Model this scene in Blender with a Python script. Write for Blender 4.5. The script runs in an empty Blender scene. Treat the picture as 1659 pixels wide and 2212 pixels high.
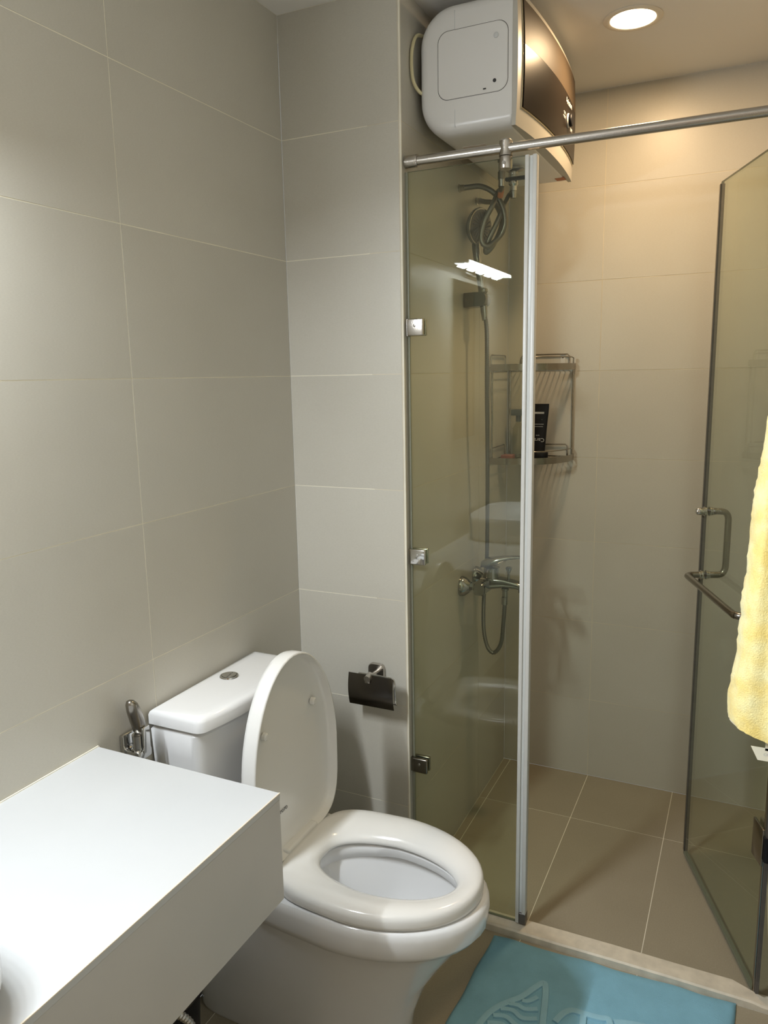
import bpy, bmesh, math, random
from mathutils import Vector, Matrix
random.seed(7)
S = bpy.context.scene
C = S.collection
PI = math.pi

# ---------------------------------------------------------------- camera
cam_d = bpy.data.cameras.new('camera')
cam = bpy.data.objects.new('camera', cam_d)
C.objects.link(cam)
S.camera = cam
cam_d.sensor_fit = 'VERTICAL'
cam_d.sensor_height = 36.0
cam_d.lens = 36.0 * 1652.268 / 2212.0
cam_d.clip_start = 0.01
YAW, PITCH, ROLL = 0.447293, 0.176329, -0.018657
cy_, sy_ = math.cos(YAW), math.sin(YAW)
fwd = Vector((-sy_ * math.cos(PITCH), cy_ * math.cos(PITCH), -math.sin(PITCH)))
rt = Vector((cy_, sy_, 0))
up = rt.cross(fwd)
r2 = math.cos(ROLL) * rt + math.sin(ROLL) * up
u2 = -math.sin(ROLL) * rt + math.cos(ROLL) * up
m = Matrix((r2, u2, -fwd)).transposed().to_4x4()
m.translation = Vector((1.13951, 0.0, 1.49655))
cam.matrix_world = m

# ---------------------------------------------------------------- world / exposure
w = bpy.data.worlds.new('world')
S.world = w
w.use_nodes = True
w.node_tree.nodes['Background'].inputs[0].default_value = (0.8, 0.85, 0.9, 1)
w.node_tree.nodes['Background'].inputs[1].default_value = 0.3
S.view_settings.view_transform = 'Standard'
S.view_settings.look = 'None'
S.view_settings.gamma = 1.0
S.view_settings.use_curve_mapping = False
S.view_settings.exposure = 0.0
S.cycles.max_bounces = 14
S.cycles.transparent_max_bounces = 24
S.cycles.caustics_reflective = False
S.cycles.sample_clamp_indirect = 6.0

LAMP_COL = (0.90, 0.955, 1.0)      # vanity lamp over the mirror
LAMP_POWER = 56.0
WARM_COL = (1.0, 0.70, 0.40)      # ceiling downlights
WARM_SHOWER = 7.0
WARM_FILL = 1.2

def area_light(name, loc, rot, sx, sy, power, col, shape='RECTANGLE'):
    d = bpy.data.lights.new(name, 'AREA')
    d.shape = shape; d.size = sx
    if shape == 'RECTANGLE': d.size_y = sy
    d.energy = power; d.color = col
    o = bpy.data.objects.new(name, d); C.objects.link(o)
    o.location = loc; o.rotation_euler = rot
    return o

# ---------------------------------------------------------------- materials
def new_mat(name):
    mt = bpy.data.materials.new(name); mt.use_nodes = True
    nt = mt.node_tree
    return mt, nt, nt.nodes['Principled BSDF']

def setp(b, **k):
    for n, v in k.items():
        b.inputs[n.replace('_', ' ')].default_value = v

def plain(name, col, rough=0.4, metal=0.0, spec=0.5, coat=0.0, noise=0.0, nscale=40, bump=0.0, bscale=200, emit=None, estr=0, sss=0.0):
    mt, nt, b = new_mat(name)
    c = (*col, 1)
    b.inputs['Base Color'].default_value = c
    b.inputs['Roughness'].default_value = rough
    b.inputs['Metallic'].default_value = metal
    b.inputs['Specular IOR Level'].default_value = spec
    b.inputs['Coat Weight'].default_value = coat
    b.inputs['Coat Roughness'].default_value = 0.05
    tc = nt.nodes.new('ShaderNodeTexCoord')
    if noise:
        nz = nt.nodes.new('ShaderNodeTexNoise'); nz.inputs['Scale'].default_value = nscale; nz.inputs['Detail'].default_value = 4
        nt.links.new(tc.outputs['Object'], nz.inputs['Vector'])
        mx = nt.nodes.new('ShaderNodeMix'); mx.data_type = 'RGBA'
        mx.inputs['A'].default_value = tuple(x * (1 - noise) for x in col) + (1,)
        mx.inputs['B'].default_value = tuple(min(1, x * (1 + noise)) for x in col) + (1,)
        nt.links.new(nz.outputs['Fac'], mx.inputs['Factor'])
        nt.links.new(mx.outputs['Result'], b.inputs['Base Color'])
    if bump:
        nb = nt.nodes.new('ShaderNodeTexNoise'); nb.inputs['Scale'].default_value = bscale
        nt.links.new(tc.outputs['Object'], nb.inputs['Vector'])
        bp = nt.nodes.new('ShaderNodeBump'); bp.inputs['Strength'].default_value = bump; bp.inputs['Distance'].default_value = 0.002
        nt.links.new(nb.outputs['Fac'], bp.inputs['Height'])
        nt.links.new(bp.outputs['Normal'], b.inputs['Normal'])
    if emit:
        b.inputs['Emission Color'].default_value = (*emit, 1)
        b.inputs['Emission Strength'].default_value = estr
    return mt

def tile_mat(name, c1, c2, rough, grain=(180, 180, 900)):
    """porcelain tile: soft cloudy tone plus very fine woven grain"""
    mt, nt, b = new_mat(name)
    tc = nt.nodes.new('ShaderNodeTexCoord')
    geo = nt.nodes.new('ShaderNodeNewGeometry')
    n1 = nt.nodes.new('ShaderNodeTexNoise'); n1.inputs['Scale'].default_value = 3.5; n1.inputs['Detail'].default_value = 3
    nt.links.new(geo.outputs['Position'], n1.inputs['Vector'])
    mp = nt.nodes.new('ShaderNodeMapping'); mp.inputs['Scale'].default_value = grain
    nt.links.new(geo.outputs['Position'], mp.inputs['Vector'])
    n2 = nt.nodes.new('ShaderNodeTexNoise'); n2.inputs['Scale'].default_value = 1.0; n2.inputs['Detail'].default_value = 3
    nt.links.new(mp.outputs['Vector'], n2.inputs['Vector'])
    ad = nt.nodes.new('ShaderNodeMath'); ad.operation = 'MULTIPLY_ADD'; ad.inputs[1].default_value = 0.55
    nt.links.new(n2.outputs['Fac'], ad.inputs[0])
    ml = nt.nodes.new('ShaderNodeMath'); ml.operation = 'MULTIPLY'; ml.inputs[1].default_value = 0.45
    nt.links.new(n1.outputs['Fac'], ml.inputs[0]); nt.links.new(ml.outputs[0], ad.inputs[2])
    oi = nt.nodes.new('ShaderNodeObjectInfo')
    rm = nt.nodes.new('ShaderNodeMath'); rm.operation = 'MULTIPLY_ADD'; rm.inputs[1].default_value = 0.16; 
    nt.links.new(oi.outputs['Random'], rm.inputs[0]); nt.links.new(ad.outputs[0], rm.inputs[2])
    cr = nt.nodes.new('ShaderNodeValToRGB')
    cr.color_ramp.elements[0].position = 0.30; cr.color_ramp.elements[0].color = (*c1, 1)
    cr.color_ramp.elements[1].position = 0.85; cr.color_ramp.elements[1].color = (*c2, 1)
    nt.links.new(rm.outputs[0], cr.inputs[0]); nt.links.new(cr.outputs[0], b.inputs['Base Color'])
    setp(b, Roughness=rough)
    bp = nt.nodes.new('ShaderNodeBump'); bp.inputs['Strength'].default_value = 0.12; bp.inputs['Distance'].default_value = 0.0006
    nt.links.new(n2.outputs['Fac'], bp.inputs['Height']); nt.links.new(bp.outputs['Normal'], b.inputs['Normal'])
    return mt

def glass_mat(name, tint, smear=True):
    """flat pane: tinted see-through layer with a Schlick mirror layer on each face"""
    mt = bpy.data.materials.new(name); mt.use_nodes = True
    nt = mt.node_tree; nt.nodes.clear()
    out = nt.nodes.new('ShaderNodeOutputMaterial')
    tr = nt.nodes.new('ShaderNodeBsdfTransparent'); tr.inputs[0].default_value = (*tint, 1)
    gl = nt.nodes.new('ShaderNodeBsdfGlossy'); gl.inputs['Roughness'].default_value = 0.006
    lw = nt.nodes.new('ShaderNodeLayerWeight'); lw.inputs['Blend'].default_value = 0.5
    pw = nt.nodes.new('ShaderNodeMath'); pw.operation = 'POWER'; pw.inputs[1].default_value = 5
    nt.links.new(lw.outputs['Facing'], pw.inputs[0])
    ma = nt.nodes.new('ShaderNodeMath'); ma.operation = 'MULTIPLY_ADD'; ma.inputs[1].default_value = 0.95; ma.inputs[2].default_value = 0.045
    nt.links.new(pw.outputs[0], ma.inputs[0])
    mx = nt.nodes.new('ShaderNodeMixShader')
    nt.links.new(ma.outputs[0], mx.inputs[0]); nt.links.new(tr.outputs[0], mx.inputs[1]); nt.links.new(gl.outputs[0], mx.inputs[2])
    last = mx
    if smear:   # dried water film: very thin milky layer with streaks
        tc = nt.nodes.new('ShaderNodeTexCoord')
        mp = nt.nodes.new('ShaderNodeMapping'); mp.inputs['Scale'].default_value = (9, 9, 1.6)
        nt.links.new(tc.outputs['Object'], mp.inputs[0])
        nz = nt.nodes.new('ShaderNodeTexNoise'); nz.inputs['Scale'].default_value = 2; nz.inputs['Detail'].default_value = 6
        nt.links.new(mp.outputs[0], nz.inputs['Vector'])
        mr = nt.nodes.new('ShaderNodeMapRange'); mr.inputs[1].default_value = 0.35; mr.inputs[2].default_value = 0.8
        mr.inputs[3].default_value = 0.004; mr.inputs[4].default_value = 0.022
        nt.links.new(nz.outputs['Fac'], mr.inputs[0])
        df = nt.nodes.new('ShaderNodeBsdfDiffuse'); df.inputs[0].default_value = (0.55, 0.58, 0.5, 1)
        m2 = nt.nodes.new('ShaderNodeMixShader')
        nt.links.new(mr.outputs[0], m2.inputs[0]); nt.links.new(mx.outputs[0], m2.inputs[1]); nt.links.new(df.outputs[0], m2.inputs[2])
        last = m2
    nt.links.new(last.outputs[0], out.inputs[0])
    return mt

M = {}
M['tile'] = tile_mat('wall_tile_porcelain', (0.485, 0.462, 0.400), (0.57, 0.548, 0.485), 0.36)
M['ftile'] = tile_mat('floor_tile_porcelain', (0.28, 0.245, 0.175), (0.37, 0.325, 0.24), 0.45, grain=(260, 260, 260))
M['grout'] = plain('grout', (0.80, 0.76, 0.64), 0.8, noise=0.22, nscale=9)
M['paint'] = plain('ceiling_paint', (0.76, 0.74, 0.70), 0.6, noise=0.02, nscale=4)
M['stone'] = plain('curb_stone', (0.66, 0.60, 0.49), 0.5, noise=0.3, nscale=28, bump=0.15, bscale=120)
M['counter'] = plain('counter_white', (0.47, 0.48, 0.485), 0.34, noise=0.035, nscale=7)
M['ceramic'] = plain('white_ceramic', (0.74, 0.745, 0.75), 0.10, spec=0.5, coat=0.4)
M['seat'] = plain('white_seat_plastic', (0.72, 0.715, 0.695), 0.16, spec=0.5, coat=0.2)
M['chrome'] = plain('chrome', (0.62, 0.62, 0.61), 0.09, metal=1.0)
M['chrome2'] = plain('darkened_chrome', (0.36, 0.36, 0.35), 0.10, metal=1.0)  # base darkened in place of dark reflections the beige room doesn't give
M['grout2'] = plain('shower_grout', (0.62, 0.57, 0.46), 0.8, noise=0.3, nscale=9)
M['racksteel'] = plain('rack_stainless', (0.36, 0.33, 0.285), 0.2, metal=1.0)
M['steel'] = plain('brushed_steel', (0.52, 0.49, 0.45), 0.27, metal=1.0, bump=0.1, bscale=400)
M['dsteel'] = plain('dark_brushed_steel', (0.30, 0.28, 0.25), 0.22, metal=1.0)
M['hose'] = plain('braided_steel', (0.20, 0.19, 0.165), 0.30, metal=0.9)
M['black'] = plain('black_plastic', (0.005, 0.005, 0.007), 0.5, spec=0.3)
M['dark'] = plain('dark_gap', (0.02, 0.02, 0.02), 0.6)
M['wplastic'] = plain('heater_white', (0.70, 0.69, 0.67), 0.28, spec=0.5)
M['bezel'] = plain('heater_bezel', (0.46, 0.44, 0.39), 0.4)
M['panel'] = plain('heater_panel', (0.016, 0.012, 0.009), 0.33, metal=0.0, spec=0.5)
M['panel'].node_tree.nodes['Principled BSDF'].inputs['IOR'].default_value = 1.14
M['paneltop'] = plain('heater_panel_top', (0.055, 0.040, 0.026), 0.5, metal=0.0, spec=0.5)
M['paneltop'].node_tree.nodes['Principled BSDF'].inputs['IOR'].default_value = 1.22
M['gold'] = plain('bright_trim', (0.75, 0.66, 0.45), 0.2, metal=1.0)
M['print'] = plain('grey_print', (0.55, 0.56, 0.56), 0.5)
M['dprint'] = plain('dark_print', (0.05, 0.05, 0.05), 0.5)
M['orange'] = plain('rust_label', (0.5, 0.17, 0.07), 0.6)
M['yellowbraid'] = plain('brass_yellow', (0.35, 0.22, 0.06), 0.4, metal=0.6)
M['pvc'] = plain('seal_pvc', (0.60, 0.62, 0.61), 0.25)
M['dpvc'] = plain('seal_dark', (0.10, 0.09, 0.08), 0.3, noise=0.3, nscale=50)
M['alu'] = plain('white_aluminium', (0.62, 0.62, 0.60), 0.35)
M['glass'] = glass_mat('shower_glass', (0.905, 0.932, 0.86))
M['gedge'] = plain('glass_edge', (0.16, 0.18, 0.13), 0.25)
M['mirror'] = plain('mirror_silver', (0.85, 0.86, 0.85), 0.01, metal=1.0)
M['cord'] = plain('cream_cable', (0.72, 0.66, 0.42), 0.5)
M['wood'] = plain('door_wood', (0.30, 0.20, 0.12), 0.45, noise=0.2, nscale=12)
M['whitefab'] = plain('care_label', (0.85, 0.82, 0.68), 0.8)
M['water'] = plain('toilet_water', (0.62, 0.68, 0.72), 0.02, coat=1.0)

def towel_mat():
    mt, nt, b = new_mat('yellow_terry')
    tc = nt.nodes.new('ShaderNodeTexCoord')
    n1 = nt.nodes.new('ShaderNodeTexNoise'); n1.inputs['Scale'].default_value = 24; n1.inputs['Detail'].default_value = 5
    nt.links.new(tc.outputs['Object'], n1.inputs['Vector'])
    cr = nt.nodes.new('ShaderNodeValToRGB')
    cr.color_ramp.elements[0].position = 0.35; cr.color_ramp.elements[0].color = (0.93, 0.735, 0.245, 1)
    cr.color_ramp.elements[1].position = 0.68; cr.color_ramp.elements[1].color = (0.98, 0.92, 0.51, 1)
    nt.links.new(n1.outputs['Fac'], cr.inputs[0]); nt.links.new(cr.outputs[0], b.inputs['Base Color'])
    setp(b, Roughness=0.95)
    b.inputs['Sheen Weight'].default_value = 0.5
    n2 = nt.nodes.new('ShaderNodeTexNoise'); n2.inputs['Scale'].default_value = 420
    nt.links.new(tc.outputs['Object'], n2.inputs['Vector'])
    bp = nt.nodes.new('ShaderNodeBump'); bp.inputs['Strength'].default_value = 0.6; bp.inputs['Distance'].default_value = 0.002
    nt.links.new(n2.outputs['Fac'], bp.inputs['Height']); nt.links.new(bp.outputs['Normal'], b.inputs['Normal'])
    return mt
M['towel'] = towel_mat()
M['mat'] = plain('blue_terry', (0.215, 0.45, 0.585), 0.95, noise=0.16, nscale=16, bump=0.6, bscale=500)
M['mat2'] = plain('blue_terry_low_pile', (0.29, 0.53, 0.65), 0.95, noise=0.10, nscale=20, bump=0.4, bscale=500)

# ---------------------------------------------------------------- mesh helpers
class MB:
    def __init__(s): s.bm = bmesh.new(); s.mi = 0
    def _set(s, faces):
        for f in faces: f.material_index = s.mi
    def box(s, a, b, bevel=0.0, seg=2):
        a = Vector(a); b = Vector(b)
        r = bmesh.ops.create_cube(s.bm, size=1.0)
        vs = r['verts']
        for v in vs:
            v.co = Vector(((a[i] + b[i]) / 2 + v.co[i] * abs(b[i] - a[i]) for i in range(3)))
        if bevel:
            es = list({e for v in vs for e in v.link_edges})
            rr = bmesh.ops.bevel(s.bm, geom=es, offset=bevel, segments=seg, profile=0.5, affect='EDGES')
        return s
    def loft(s, rings, cap0=True, cap1=True, closed=True, flip=False):
        L = []
        for r in rings: L.append([s.bm.verts.new(Vector(p)) for p in r])
        n = len(rings[0]); fs = []
        for i in range(len(L) - 1):
            for j in range(n if closed else n - 1):
                k = (j + 1) % n
                q = [L[i][j], L[i][k], L[i + 1][k], L[i + 1][j]]
                if flip: q.reverse()
                try: fs.append(s.bm.faces.new(q))
                except ValueError: pass
        if cap0: fs.append(s.bm.faces.new(list(reversed(L[0])) if not flip else L[0]))
        if cap1: fs.append(s.bm.faces.new(L[-1] if not flip else list(reversed(L[-1]))))
        s._set(fs)
        return s
    def ringloop(s, rings):
        """closed torus-like loft: last ring joins the first"""
        L = [[s.bm.verts.new(Vector(p)) for p in r] for r in rings]
        n = len(rings[0]); fs = []
        for i in range(len(L)):
            a = L[i]; b = L[(i + 1) % len(L)]
            for j in range(n):
                k = (j + 1) % n
                fs.append(s.bm.faces.new([a[j], a[k], b[k], b[j]]))
        s._set(fs)
        return s
    def tube(s, pts, r, n=10, closed=False, cap=True, radii=None):
        P = [Vector(p) for p in pts]; N = len(P)
        rings = []; prev = None
        for i in range(N):
            if closed: t = P[(i + 1) % N] - P[i - 1]
            else: t = P[min(i + 1, N - 1)] - P[max(i - 1, 0)]
            t.normalize()
            if prev is None:
                a = Vector((0, 0, 1)) if abs(t.z) < .9 else Vector((1, 0, 0))
                nrm = t.cross(a).normalized()
            else:
                nrm = (prev - t * prev.dot(t)).normalized()
            prev = nrm; bn = t.cross(nrm)
            rr = radii[i] if radii else r
            rings.append([P[i] + (nrm * math.cos(2 * PI * k / n) + bn * math.sin(2 * PI * k / n)) * rr for k in range(n)])
        if closed: return s.ringloop(rings)
        return s.loft(rings, cap, cap)
    def lathe(s, prof, origin, axis, n=28):
        """prof: list of (radius, distance along axis)"""
        ax = Vector(axis).normalized(); o = Vector(origin)
        a = Vector((0, 0, 1)) if abs(ax.z) < .9 else Vector((1, 0, 0))
        u = ax.cross(a).normalized(); v = ax.cross(u)
        rings = [[o + ax * d + (u * math.cos(2 * PI * k / n) + v * math.sin(2 * PI * k / n)) * max(r, 1e-5) for k in range(n)] for r, d in prof]
        return s.loft(rings)
    def sphere(s, c, r, n=16):
        prof = [(r * math.sin(PI * i / 10), -r * math.cos(PI * i / 10)) for i in range(11)]
        return s.lathe(prof, c, (0, 0, 1), n)
    def xf(s, mat):
        s.bm.transform(mat); return s
    def build(s, name, mats, parent=None, smooth=35):
        bmesh.ops.recalc_face_normals(s.bm, faces=s.bm.faces)
        me = bpy.data.meshes.new(name)
        s.bm.to_mesh(me); s.bm.free()
        if not isinstance(mats, (list, tuple)): mats = [mats]
        for q in mats: me.materials.append(M[q] if isinstance(q, str) else q)
        if smooth:
            for p in me.polygons: p.use_smooth = True
            me.set_sharp_from_angle(angle=math.radians(smooth))
        o = bpy.data.objects.new(name, me); C.objects.link(o)
        if parent:
            o.parent = parent
            o.matrix_parent_inverse = parent_inv(parent)
        return o

def parent_inv(p):
    mw = Matrix.Identity(4); q = p
    chain = []
    while q:
        chain.append(q.matrix_parent_inverse @ q.matrix_basis if q.parent else q.matrix_basis); q = q.parent
    for c in reversed(chain): mw = mw @ c
    return mw.inverted()

def tag(o, label=None, cat=None, group=None, kind=None):
    if label: o['label'] = label
    if cat: o['category'] = cat
    if group: o['group'] = group
    if kind: o['kind'] = kind
    return o

def thing(name, label, cat, loc, group=None):
    o = bpy.data.objects.new(name, None); C.objects.link(o)
    o.location = loc; o.empty_display_size = 0.05
    return tag(o, label, cat, group)

def spline(pts, k=8, closed=False):
    P = [Vector(p) for p in pts]; out = []; N = len(P)
    rng = range(N) if closed else range(N - 1)
    for i in rng:
        if closed: a, b, c, d = P[i - 1], P[i], P[(i + 1) % N], P[(i + 2) % N]
        else: a, b, c, d = P[max(i - 1, 0)], P[i], P[i + 1], P[min(i + 2, N - 1)]
        for j in range(k):
            t = j / k
            out.append(0.5 * ((2 * b) + (c - a) * t + (2 * a - 5 * b + 4 * c - d) * t * t + (3 * b - a - 3 * c + d) * t ** 3))
    if not closed: out.append(P[-1])
    return out

def resample(P, step):
    out = [P[0]]; acc = 0
    for i in range(1, len(P)):
        a, b = P[i - 1], P[i]; L = (b - a).length
        while acc + L >= step:
            t = (step - acc) / L; a = a.lerp(b, t); out.append(a.copy()); L = (b - a).length; acc = 0
        acc += L
    return out

def ribbed(pts, r, step, depth, n=10):
    P = resample(spline(pts, 24), step)
    mb = MB()
    mb.tube(P, r, n, radii=[r * (1 - depth) if i % 2 else r for i in range(len(P))])
    return mb

def round_rect(hw, hh, r, n=6):
    out = []
    for cx, cy, a0 in ((hw - r, hh - r, 0), (-hw + r, hh - r, 90), (-hw + r, -hh + r, 180), (hw - r, -hh + r, 270)):
        for i in range(n + 1):
            a = math.radians(a0 + 90 * i / n); out.append((cx + r * math.cos(a), cy + r * math.sin(a)))
    return out

def text_mesh(name, body, size, mat, mw, parent, depth=0.0003):
    cu = bpy.data.curves.new(name, 'FONT'); cu.body = body; cu.size = size; cu.extrude = depth
    cu.align_x = 'CENTER'; cu.align_y = 'CENTER'
    tmp = bpy.data.objects.new('tmp_text', cu); C.objects.link(tmp)
    dg = bpy.context.evaluated_depsgraph_get()
    me = bpy.data.meshes.new_from_object(tmp.evaluated_get(dg))
    bpy.data.objects.remove(tmp); bpy.data.curves.remove(cu)
    me.transform(mw)
    me.materials.clear(); me.materials.append(M[mat])
    o = bpy.data.objects.new(name, me); C.objects.link(o)
    if parent:
        o.parent = parent; o.matrix_parent_inverse = parent_inv(parent)
    return o

def basis(xa, ya, loc):
    xa = Vector(xa).normalized(); ya = Vector(ya).normalized(); za = xa.cross(ya)
    mm = Matrix((xa, ya, za)).transposed().to_4x4(); mm.translation = Vector(loc); return mm

# ---------------------------------------------------------------- room dimensions (metres)
XS, YB, YD, XR, Y0, H = 0.3375, 1.804, 2.727, 1.275, -0.90, 2.396
G = 0.0011      # half grout joint
D = 0.0006      # grout set back behind the tile face
T = 0.005       # tile thickness built
tile_cache = {}

def tile(parent, mat, lo, hi):
    size = tuple(round(hi[i] - lo[i], 4) for i in range(3))
    key = (mat, size)
    if key not in tile_cache:
        mb = MB(); mb.box([-s / 2 for s in size], [s / 2 for s in size])
        o = mb.build('tile', mat, None, smooth=0)
        tile_cache[key] = o.data
    else:
        o = bpy.data.objects.new('tile', tile_cache[key]); C.objects.link(o)
    o.location = [(lo[i] + hi[i]) / 2 for i in range(3)]
    o.parent = parent
    return o

def slab(name, lo, hi, mat):
    mb = MB(); mb.box(lo, hi)
    o = mb.build(name, mat, None, smooth=0); o['kind'] = 'structure'
    return o

rows = [(i * 0.3, min((i + 1) * 0.3, H)) for i in range(8)]
def edges(a, b, cuts):
    c = [a] + [q for q in sorted(cuts) if a + 0.01 < q < b - 0.01] + [b]
    return list(zip(c[:-1], c[1:]))

# walls facing +x / -x / -y / +y ; backing slab ends D behind the tile face
def wall_x(name, x, y0, y1, face, cuts, thick=0.09, gm='grout'):
    if face > 0: s = slab(name, (x - thick, y0, 0), (x - D, y1, H), gm)
    else: s = slab(name, (x + D, y0, 0), (x + thick, y1, H), gm)
    for a, b in edges(y0, y1, cuts):
        for z0, z1 in rows:
            lo = (x - T, a + G, z0 + G) if face > 0 else (x, a + G, z0 + G)
            hi = (x, b - G, z1 - G) if face > 0 else (x + T, b - G, z1 - G)
            tile(s, 'tile', lo, hi)
    return s
def wall_y(name, y, x0, x1, face, cuts, thick=0.09, gm='grout'):
    if face < 0: s = slab(name, (x0, y + D, 0), (x1, y + thick, H), gm)
    else: s = slab(name, (x0, y - thick, 0), (x1, y - D, H), gm)
    for a, b in edges(x0, x1, cuts):
        for z0, z1 in rows:
            lo = (a + G, y, z0 + G) if face < 0 else (a + G, y - T, z0 + G)
            hi = (b - G, y + T, z1 - G) if face < 0 else (b - G, y, z1 - G)
            tile(s, 'tile', lo, hi)
    return s

wall_x('wall_left', 0.0, Y0, YB, 1, [YB - 0.6 * k for k in range(1, 6)])
wall_y('wall_partition', YB, 0.0, XS - T, -1, [], 0.06)
wall_x('wall_shower_left', XS, YB + 0.0005, YD, 1, [YB + 0.6], 0.09, 'grout2')
wall_y('wall_far', YD, XS, XR, -1, [0.6614, 1.2614], 0.09, 'grout2')
wall_x('wall_right', XR, Y0, YD, -1, [YB - 0.6 * k for k in range(-2, 6)], 0.09)
wb = wall_y('wall_behind', Y0, 0.0, XR, 1, [0.6], 0.09)

floor = slab('floor', (0.0, Y0, -0.08), (XR, YD, -D), 'grout')
CURB0, CURB1 = 1.790, 1.848
for a, b in edges(0.0, XR, [0.0635, 0.3635, 0.6635, 0.9635, 1.2635]):
    for c, d in edges(Y0, CURB0, [1.180, 0.580, -0.020, -0.620]):
        tile(floor, 'ftile', (a + G, c + G, -T), (b - G, d - G, 0))
for a, b in edges(XS, XR, [0.3635, 0.6635, 0.9635, 1.2635]):
    for c, d in edges(CURB1, YD, [2.419]):
        tile(floor, 'ftile', (a + G, c + G, -T), (b - G, d - G, 0))

ceil = slab('ceiling', (-0.09, Y0, H), (XR + 0.09, YD, H + 0.09), 'paint')

# ---------------------------------------------------------------- shower curb
mb = MB()
curb_x = [XS + 0.001, 0.45, 0.6, 0.75, 0.9, 1.05, 1.18, 1.225, 1.245, 1.262, XR - 0.001]
rings = []
for i, x in enumerate(curb_x):
    j = 0.0015 * math.sin(i * 2.3)
    b = CURB1 + j if x < 1.22 else CURB1 - 0.018 - 0.15 * (x - 1.225)
    h = 0.021 + 0.001 * math.sin(i * 1.7) - (0.006 if x > 1.24 else 0)
    rings.append([(x, CURB0, 0.0), (x, CURB0, h - 0.004), (x, CURB0 + 0.004, h), (x, b - 0.004, h), (x, b, h - 0.004), (x, b, 0.0)])
mb.loft(rings)
o = mb.build('trim_1', 'stone', smooth=30); o['kind'] = 'structure'

# corner bead of the partition
mb = MB(); mb.box((XS - 0.0035, YB - 0.0012, 0), (XS + 0.0012, YB + 0.004, H), 0.001, 1)
o = mb.build('trim_2', 'grout'); o['kind'] = 'structure'

# ---------------------------------------------------------------- fixed glass panel
GY = 1.828
def pane(name, lo, hi, parent, thin):
    """glass box; the two big faces are glass, the narrow ones are green edge"""
    mb = MB(); mb.box(lo, hi)
    for f in mb.bm.faces:
        f.material_index = 0 if abs(f.normal[thin]) > .5 else 1
    return mb.build(name, ['glass', 'gedge'], parent, smooth=0)
t = thing('glass_panel', 'narrow fixed clear glass shower panel clamped to the tiled wall corner', 'glass panel', (0.49, GY, 0.022))
pane('pane', (0.345, GY - 0.004, 0.023), (0.642, GY + 0.004, 1.986), t, 1)
# silicone strip on the wall side
mb = MB(); mb.box((XS + 0.0005, GY - 0.003, 0.023), (0.3455, GY + 0.003, 1.986)); mb.build('silicone_bead', plain('old_silicone', (0.30, 0.31, 0.25), 0.4), t)
# magnetic profile on the free edge
mb = MB()
mb.box((0.640, GY - 0.010, 0.023), (0.6495, GY + 0.010, 1.986), 0.002, 2)
mb.box((0.657, GY - 0.010, 0.023), (0.668, GY + 0.010, 1.986), 0.003, 2)
mb.build('door_seal', 'alu', t)
mb = MB(); mb.box((0.6485, GY - 0.005, 0.023), (0.658, GY + 0.008, 1.984)); mb.build('seal_groove', 'pvc', t)
mb = MB(); mb.box((0.6505, GY - 0.0105, 0.0225), (0.6685, GY + 0.0105, 0.055), 0.001, 1); mb.build('stained_foot', 'dpvc', t)
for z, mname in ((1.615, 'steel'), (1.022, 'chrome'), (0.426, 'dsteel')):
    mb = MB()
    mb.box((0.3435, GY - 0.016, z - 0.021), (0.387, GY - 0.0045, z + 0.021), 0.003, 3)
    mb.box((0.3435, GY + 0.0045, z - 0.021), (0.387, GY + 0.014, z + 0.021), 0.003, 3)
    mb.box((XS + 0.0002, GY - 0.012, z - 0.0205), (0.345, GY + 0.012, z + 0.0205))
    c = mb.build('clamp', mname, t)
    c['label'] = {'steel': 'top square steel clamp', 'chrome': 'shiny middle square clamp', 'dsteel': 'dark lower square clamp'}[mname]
    mb = MB(); mb.lathe([(0.0035, 0), (0.0035, 0.0012), (0.002, 0.0016)], (0.364, GY - 0.0158, z + 0.004), (0, -1, 0), 14); mb.build('screw', 'chrome', c)

# ---------------------------------------------------------------- support rod
t = thing('support_rod', 'round brushed steel rod crossing above the glass from wall to wall', 'rod', (0.80, GY, 2.009))
mb = MB(); mb.tube([(XS + 0.001, GY, 2.0095), (XR - 0.001, GY, 2.0045)], 0.0110, 24); mb.build('bar', 'steel', t)
for x0, x1 in ((XS + 0.0005, 0.372), (XR - 0.0005, XR - 0.035)):
    mb = MB(); sg = 1 if x1 > x0 else -1
    L = abs(x1 - x0)
    mb.lathe([(0.0140, 0), (0.0150, 0.001), (0.0150, L - 0.006), (0.0142, L - 0.005), (0.0142, L - 0.0035), (0.0148, L - 0.003), (0.0142, L), (0.011, L)], (x0, GY, 2.0095 if sg > 0 else 2.0045), (sg, 0, 0), 28)
    mb.build('end_cap', 'steel', t)
mb = MB()
mb.lathe([(0.012, 0.0), (0.0150, 0.003), (0.0155, 0.010), (0.0140, 0.020), (0.0155, 0.034), (0.0160, 0.036)], (0.592, GY, 2.027), (0, 0, -1), 26)
mb.lathe([(0.0145, 0.0), (0.0150, 0.001), (0.0150, 0.026), (0.0145, 0.027)], (0.592, GY, 1.9898), (0, 0, -1), 26)
c = mb.build('glass_connector', 'steel', t)
mb = MB(); mb.tube([(0.592, GY - 0.013, 1.974), (0.592, GY - 0.0172, 1.974)], 0.004, 12); mb.build('grub_screw', 'dsteel', c)

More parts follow.
